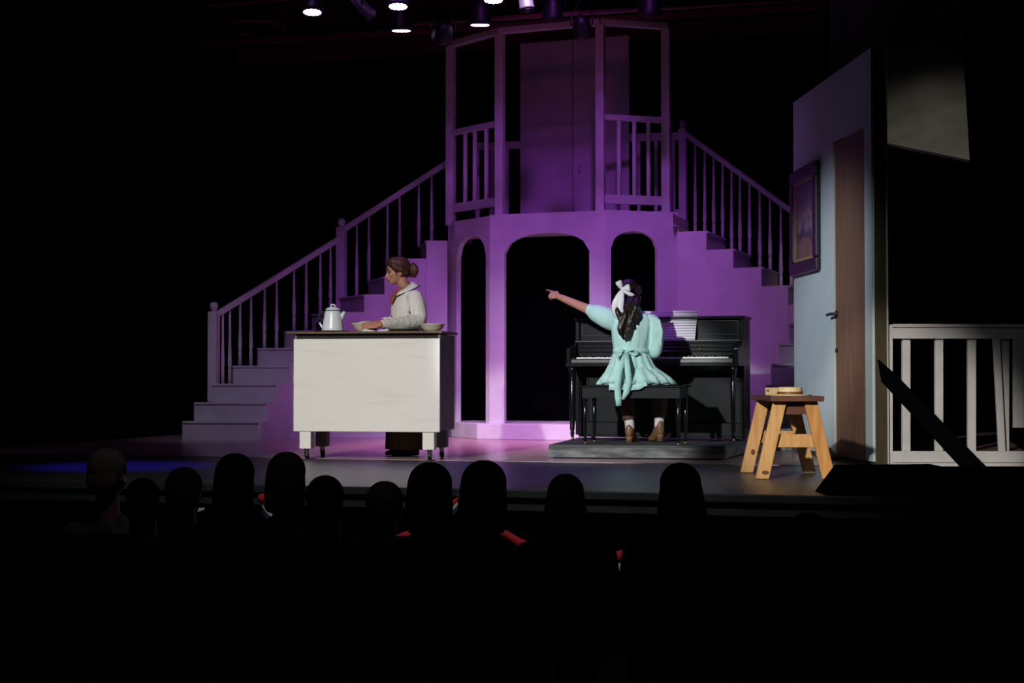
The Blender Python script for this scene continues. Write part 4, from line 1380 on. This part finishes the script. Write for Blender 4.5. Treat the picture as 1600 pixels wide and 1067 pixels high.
# hair: dark cap, long wavy tail, white bow
h2 = MB()
gh2 = lambda x, y, z: hc2 + HR2 @ V((x, y, z))
h2.ell(gh2(0, -.020, .036), (.084, .100, .088), HR2, 20, 14)
h2.ell(gh2(0, -.055, -.005), (.076, .070, .09), HR2, 18, 12)
for sx in (-1, 1):
    h2.tube([gh2(.05 * sx, .055, .065), gh2(.074 * sx, .03, .03), gh2(.076 * sx, -.02, -.01), gh2(.06 * sx, -.06, -.06)], [.02, .026, .03, .03], 10)
h2.build('hair', brown_hair, ga, True, remesh=.007, sm=3)
tl = MB()
for k in range(11):
    x0 = 964 + 3.2 * k
    ph = k * 1.1
    bot = (516, 524, 531, 527, 522, 529, 524, 518, 512, 505, 498)[k]
    q = []
    rr_ = []
    for i in range(13):
        fz = i / 12
        py = 462 + (bot - 462) * fz
        px = x0 * (1 - fz * .0) + (982 - x0) * .25 * fz + 3.2 * math.sin(fz * 11 + ph) * fz
        q.append(P(px, py, 12.305 - .12 * min(1, fz * 1.9) + .009 * math.cos(fz * 10 + ph)))
        rr_.append(.019 * (1 - .7 * fz ** 4) + .003)
    tl.tube(q, rr_, 8)
tl.build('hair_tail', brown_hair, ga, True, remesh=.007, sm=1)
bw_ = MB()
kn_ = P(972, 452, 12.23)
bw_.ell(kn_, (.016, .014, .018), None, 10, 8)
for tip_, w_ in ((P(966, 439.5, 12.22), .045), (P(984, 449, 12.21), .05)):
    d = tip_ - kn_
    pr_ = V((-d.z, 0, d.x)).normalized()
    bw_.loft([[kn_ + d * t + pr_ * (h_ * math.cos(a)) + V((0, th_ * math.sin(a), 0)) for a in [2 * PI * k / 12 for k in range(12)]] for t, h_, th_ in ((0, .010, .008), (.3, w_ * .4, .016), (.65, w_ * .62, .022), (.95, w_ * .62, .014), (1.05, w_ * .55, .004))])
bw_.loft([[kn_ + V((.03, 0, 0)) * t + V((.06, 0, -.055)) * t + V((h_ * math.cos(a), th_ * math.sin(a), h_ * .3 * math.cos(a))) for a in [2 * PI * k / 12 for k in range(12)]] for t, h_, th_ in ((0, .01, .008), (.4, .022, .014), (.8, .026, .012), (1, .018, .004))])
bw_.ribbon([kn_, P(966, 465, 12.205), P(960, 478, 12.20), P(963, 490, 12.21), P(966, 500, 12.22)], [.03, .062, .078, .066, .02], (1, 0, .1), .012)
bw_.ribbon([kn_, P(972, 468, 12.20), P(968, 482, 12.195), P(972, 496, 12.205), P(978, 505, 12.215)], [.03, .05, .06, .05, .015], (1, 0, -.2), .012)
bw_.build('hair_bow', white_rib, ga, True, True, sub=1)

# ------------------------------------------------------------------ stool, hat, box
sx0, sx1, sy0, sy1, sz = 1.655, 1.992, 9.66, 10.50, .532
scx = (sx0 + sx1) / 2
stl = thing('sawhorse_stool', 'pine trestle stool with dark plank seat beside the pale flat', 'stool', (scx, (sy0 + sy1) / 2, 0))
MB().box((scx, (sy0 + sy1) / 2, sz - .017), (sx1 - sx0, sy1 - sy0, .034)).build('seat', dkwood, stl, True, bevel=.004)
for yy, m_l in ((sy0 + .10, 0), (sy1 - .10, 1)):
    top_z = sz - .034
    aw = MB().extr([(scx - .135, yy + .02, top_z - .085), (scx + .135, yy + .02, top_z - .085), (scx + .115, yy + .02, top_z), (scx - .115, yy + .02, top_z)], (0, .035, 0)).build('apron', dkwood, stl, True)
    for sgn in (-1, 1):
        tpx, btx = scx + sgn * .098, scx + sgn * .215
        wdt = .086
        q = [(btx - wdt / 2, 0), (btx + wdt / 2, 0), (tpx + wdt / 2, top_z), (tpx - wdt / 2, top_z)]
        lg = MB().extr([V((a, yy - .018, b)) for a, b in q], (0, .038, 0)).build('leg', pine2 if (sgn > 0 and m_l == 0) else pine, stl, True, bevel=.004)
        if sgn < 0:
            kz = .04 if m_l == 0 else .14
            kx = btx + (tpx - btx) * kz / top_z + .01
            MB().lathe([(.002, .0005), (.024 if m_l == 0 else .015, .0008), (.024 if m_l == 0 else .015, -.004)], (kx, yy - .0185, kz), Matrix.Rotation(PI / 2, 3, 'X') @ Matrix.Scale(.55 if m_l == 0 else 1.4, 3, V((0, 1, 0))), 14).build('knot', knot_m, lg, True)
    z0 = .20
    MB().extr([(scx - .175, yy + .02, z0), (scx + .175, yy + .02, z0), (scx + .155, yy + .02, z0 + .085), (scx - .155, yy + .02, z0 + .085)], (0, .032, 0)).build('stretcher', pine, stl, True, bevel=.003)
hat = thing('boater_hat', 'straw boater hat with brown band lying on the dark stool seat', 'hat', (X(1234, 10.0), 10.0, sz))
MB().lathe([(.0, .004), (.082, .004), (.138, .0), (.140, .004), (.136, .007), (.083, .010), (.083, .010)], (0, 0, 0), None, 36).build('brim', straw, hat, smooth=True)
MB().lathe([(.083, .006), (.081, .050), (.074, .056), (.0, .057)], (0, 0, 0), None, 36).build('crown', straw, hat, smooth=True)
MB().lathe([(.0845, .009), (.0842, .026)], (0, 0, 0), None, 36, False).build('band', ribbon_br, hat, smooth=True)
bx = thing('small_box', 'small tan box behind the straw hat on the stool', 'box', (X(1207, 10.22), 10.22, sz), yaw(8))
MB().box((.0, 0, .026), (.10, .16, .05)).build('carton', tan_m, bx, bevel=.002)
MB().tube([V((-.04, -.083, .03)), V((-.035, -.09, .036)), V((-.03, -.083, .03))], .006, 8).build('clasp', brass, bx, smooth=True)

# ------------------------------------------------------------------ bunting on the stage front
bt_o = edge0 - EV * .05


def bunting(px0, py0, px1, py1, sag, label):
    def at(px, py):
        D = 8.7
        for _ in range(8):
            q = P(px, py, D)
            off = (q - bt_o).dot(EV)
            D -= off / EV.y
        return P(px, py, D)
    a, b = at(px0, py0), at(px1, py1)
    t = thing('bunting_swag', label, 'bunting', V((a.x, a.y, a.z)), None, 'bunting swags on the stage front')
    n = 36
    bands = ((0, .075, red_cl, 'red_band'), (.075, .15, white_cl, 'white_band'), (.15, .235, blue_cl, 'blue_band'))
    for h0, h1, m_, nm in bands:
        rings = []
        for i in range(n + 1):
            fx = i / n
            c = a + (b - a) * fx
            s = 4 * fx * (1 - fx)
            e = .35 + .65 * s
            z0 = c.z - sag * s - h0 * e
            z1 = c.z - sag * s - h1 * e
            ww = .010 * math.sin(i * 1.5)
            p0 = V((c.x, c.y, z0)) - EV * (.02 + ww)
            p1 = V((c.x, c.y, z1)) - EV * (.025 + ww * 1.4)
            rings.append([p0, p1, p1 + EV * .006, p0 + EV * .006])
        MB().loft(rings).build(nm, m_, t, True, True)
    for q in (a,):
        MB().ell(q - EV * .02, (.03, .026, .03), None, 12, 8).build('knot', red_cl, t, True, True)
    return t


bunting(412, 778, 716, 776, .26, 'red and white bunting swag on the stage front behind the left heads')
bunting(724, 777, 1098, 794, .29, 'red and white bunting swag below the stage edge, under the piano')
cp = P(311, 796, 7.0)
ob = MB().extr([P(308.5, 800, 7.1), P(319, 796.5, 7.1), P(320, 794, 7.1), P(310, 794.5, 7.1)], (0, .004, .002)).build('paper_programme', paper_plain)
tag(ob, 'pale sliver of a paper programme held up between two heads at left', 'paper')


# ------------------------------------------------------------------ audience, seen from behind
AF = -.95                                        # auditorium floor


def audience(px, py, wpx, D, label, hair_style, cloth, hair_m=hair_blk, turn=0.0, child=False):
    top = P(px, py, D)
    s = (wpx / F * D) / {'short': .168, 'bob': .192, 'long': .2}[hair_style]
    root = thing('person', label, 'person', (top.x, D + .05, AF), None, 'audience seen from behind')
    c = V((top.x, D, top.z - .118 * s))
    R = basis((math.sin(turn), math.cos(turn), -.04))
    seat = AF + .43
    g = lambda x, y, z: V((top.x + x, D + .03 + y, z))
    shz = c.z - .235 * s
    k = (shz - seat) / .56
    b = MB()
    head_shape(b, c, R, s * .98)
    limb(b, [g(0, -.01, shz + .0), c + R @ V((0, -.02, -.05 * s))], [.065, .055])
    lap = seat + .09
    for sx in (-1, 1):
        limb(b, [g(.09 * sx, .02, lap), g(.11 * sx, .42, lap), g(.11 * sx, .44, AF + .08)], [.085, .06, .042])
        limb(b, [g(.18 * sx, 0, shz - .03), g(.195 * sx, .06, shz - .30 * k), g(.10 * sx, .27, lap + .10)], [.05, .042, .03])
        hand(b, g(.10 * sx, .27, lap + .10), basis((-.3 * sx, 1, -.2)), -sx, .4, .95)
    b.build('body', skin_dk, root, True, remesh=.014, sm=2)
    t = MB()
    sw = .205 * (.8 + .2 * k)
    t.loft([[g(rx * math.cos(a), cy + ry * math.sin(a), z) for a in [2 * PI * q / 20 for q in range(20)]] for z, rx, ry, cy in ((seat + .01, .175, .14, .02), (seat + .12, .18, .145, .01), (seat + .30 * k, .175, .13, 0), (seat + .44 * k, .195, .13, 0), (shz - .04, sw, .115, 0), (shz + .005, sw * .82, .09, 0), (shz + .045, .09, .07, 0), (shz + .075, .06, .06, 0))])
    for sx in (-1, 1):
        limb(t, [g(.175 * sx, 0, shz - .03), g(.20 * sx, .06, shz - .30 * k), g(.12 * sx, .22, lap + .11)], [.062, .054, .045])
    t.build('shirt', cloth, root, True, remesh=.016, sm=2)
    tr = MB()
    for sx in (-1, 1):
        limb(tr, [g(.09 * sx, .0, lap), g(.11 * sx, .42, lap), g(.11 * sx, .44, AF + .10)], [.095, .075, .06])
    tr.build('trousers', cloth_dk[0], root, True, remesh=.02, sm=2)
    for sx in (-1, 1):
        MB().ell(g(.11 * sx, .50, AF + .04), (.045, .13, .04), None, 12, 8).build('shoe', dark_shoe, root, True, True)
    h = MB()
    gh_ = lambda x, y, z: c + R @ V((x * s, y * s, z * s))
    if hair_style == 'short':
        h.ell(gh_(0, -.018, .034), (.084 * s, .101 * s, .088 * s), R, 20, 14)
        h.ell(gh_(0, -.055, -.02), (.074 * s, .062 * s, .075 * s), R, 16, 10)
    elif hair_style == 'bob':
        h.ell(gh_(0, -.018, .032), (.089 * s, .103 * s, .089 * s), R, 20, 14)
        h.loft([[gh_(rx * math.cos(a), cy + ry * math.sin(a), z) for a in [2 * PI * q / 18 for q in range(18)]] for z, rx, ry, cy in ((-.16, .078, .05, -.045), (-.14, .094, .068, -.045), (-.06, .096, .08, -.04), (.03, .089, .09, -.03))])
    elif hair_style == 'long':
        h.ell(gh_(0, -.018, .032), (.088 * s, .102 * s, .089 * s), R, 20, 14)
        h.loft([[gh_(rx * math.cos(a), cy + ry * math.sin(a), z) for a in [2 * PI * q / 18 for q in range(18)]] for z, rx, ry, cy in ((-.38, .09, .025, -.115), (-.33, .130, .04, -.11), (-.20, .122, .055, -.085), (-.10, .108, .07, -.06), (.03, .088, .09, -.03))])
    h.build('hair', hair_m, root, True, remesh=.010, sm=3)
    # its seat
    return root


def theatre_seat(x, y, label):
    t = thing('theatre_seat', label, 'seat', (x, y, AF), None, 'theatre seats under the audience')
    MB().box((0, .04, .37), (.38, .44, .09)).build('seat_cushion', seat_m, t, bevel=.03)
    MB().box((0, -.21, .60), (.38, .07, .52), Matrix.Rotation(.12, 3, 'X')).build('backrest', seat_m, t, bevel=.03)
    MB().box((0, .04, .17), (.08, .34, .34)).build('pedestal', black_metal, t)
    MB().box((0, .04, .01), (.3, .4, .02)).build('base', black_metal, t)


AUD = [
    (170, 701, 59, 7.5, 'grey-haired person in faint plaid at the far left of the dark audience', 'short', plaid, hair_gry),
    (224, 747, 54, 6.5, 'low dark head between the grey-haired person and the next head', 'short', cloth_dk[0], hair_blk),
    (289, 730, 57, 7.3, 'dark round head third from the left, below the stair foot', 'short', cloth_dk[1], hair_blk),
    (369, 708, 66, 6.0, 'tall dark head left of the red bunting knot, below the newel', 'bob', cloth_dk[3], hair_blk),
    (449, 706, 65, 7.0, 'tall dark head overlapping the left front leg of the white cart', 'bob', cloth_dk[0], hair_blk),
    (509, 743, 60, 5.75, 'short dark head right below the left end of the cart', 'short', cloth_dk[2], hair_blk),
    (602, 752, 60, 7.35, 'lowest dark head, below the middle of the cart', 'short', cloth_dk[0], hair_blk),
    (673, 722, 76, 5.4, 'broad dark head below the right caster of the cart', 'bob', cloth_dk[1], hair_blk),
    (757, 719, 78, 6.2, 'dark head with chin-length hair, left of the red bunting', 'bob', cloth_dk[2], hair_blk),
    (884, 740, 66, 6.9, 'long-haired dark head below the left edge of the piano platform', 'long', cloth_dk[0], hair_blk),
    (1062, 723, 74, 6.2, 'long-haired dark head in front of the right half of the piano platform', 'long', cloth_dk[1], hair_blk),
    (1262, 800, 74, 5.7, 'hardly visible low dark head below the trestle stool', 'long', cloth_dk[0], hair_blk),
]
for i, a_ in enumerate(AUD):
    px, py, wpx, D, lab, hs, cl, hm_ = a_
    audience(px, py, wpx, D, lab, hs, cl, hm_, turn=(.25, -.1, .1, .12, .1, .05, .12, .1, .15, .05, -.05, 0)[i])
    tp_ = P(px, py, D)
    theatre_seat(tp_.x, D, 'black theatre seat ' + ('of the grey-haired person at far left', 'of the low head second from left', 'of the round head third from left', 'of the tall head below the newel', 'of the tall head at the left cart leg', 'of the short head below the left cart end', 'of the lowest head below the cart', 'of the broad head below the right caster', 'of the head left of the red bunting', 'of the long-haired head below the platform edge', 'of the long-haired head below the piano', 'of the low head below the stool')[i])

# ------------------------------------------------------------------ black gear and an added dark box at the stage edge, right
q0, q1 = P(1288, 773, 8.35), P(1482, 773, 8.25)
mw = thing('floor_monitor', 'black wedge loudspeaker on the stage edge in front of the door', 'loudspeaker', (q0.x + .35, 8.4, 0))
poly = [P(1290, 772, 8.42), P(1484, 772, 8.42), P(1476, 729.5, 8.42), P(1322, 731, 8.42)]
poly = [V((p.x, 8.42, max(-.004, p.z))) for p in poly]
poly[0].z = poly[1].z = -.004
MB().extr(poly, (0, .3, 0)).build('cabinet', velvet, mw, True)
MB().extr([p + (V((2.1, 8.42, .08)) - p) * .12 + V((0, -.012, 0)) for p in poly], (0, .012, 0)).build('grille', seat_m, mw, True)
p0, p1 = P(1489, 733, 8.3), P(1660, 733, 8.3)  # box added to darken the apron where no light falls
cs = thing('dark_floor_box', 'long black box added over the unlit floor at the stage edge below the porch railing', 'case', ((p0.x + p1.x) / 2, 8.45, -.004))
cx_, wd_ = 0, p1.x - p0.x
MB().box((0, 0, p0.z / 2 - .012), (wd_, .3, p0.z - .024)).build('box_body', velvet, cs)
MB().box((0, 0, p0.z - .01), (wd_ + .008, .308, .024)).build('box_lid', seat_m, cs)
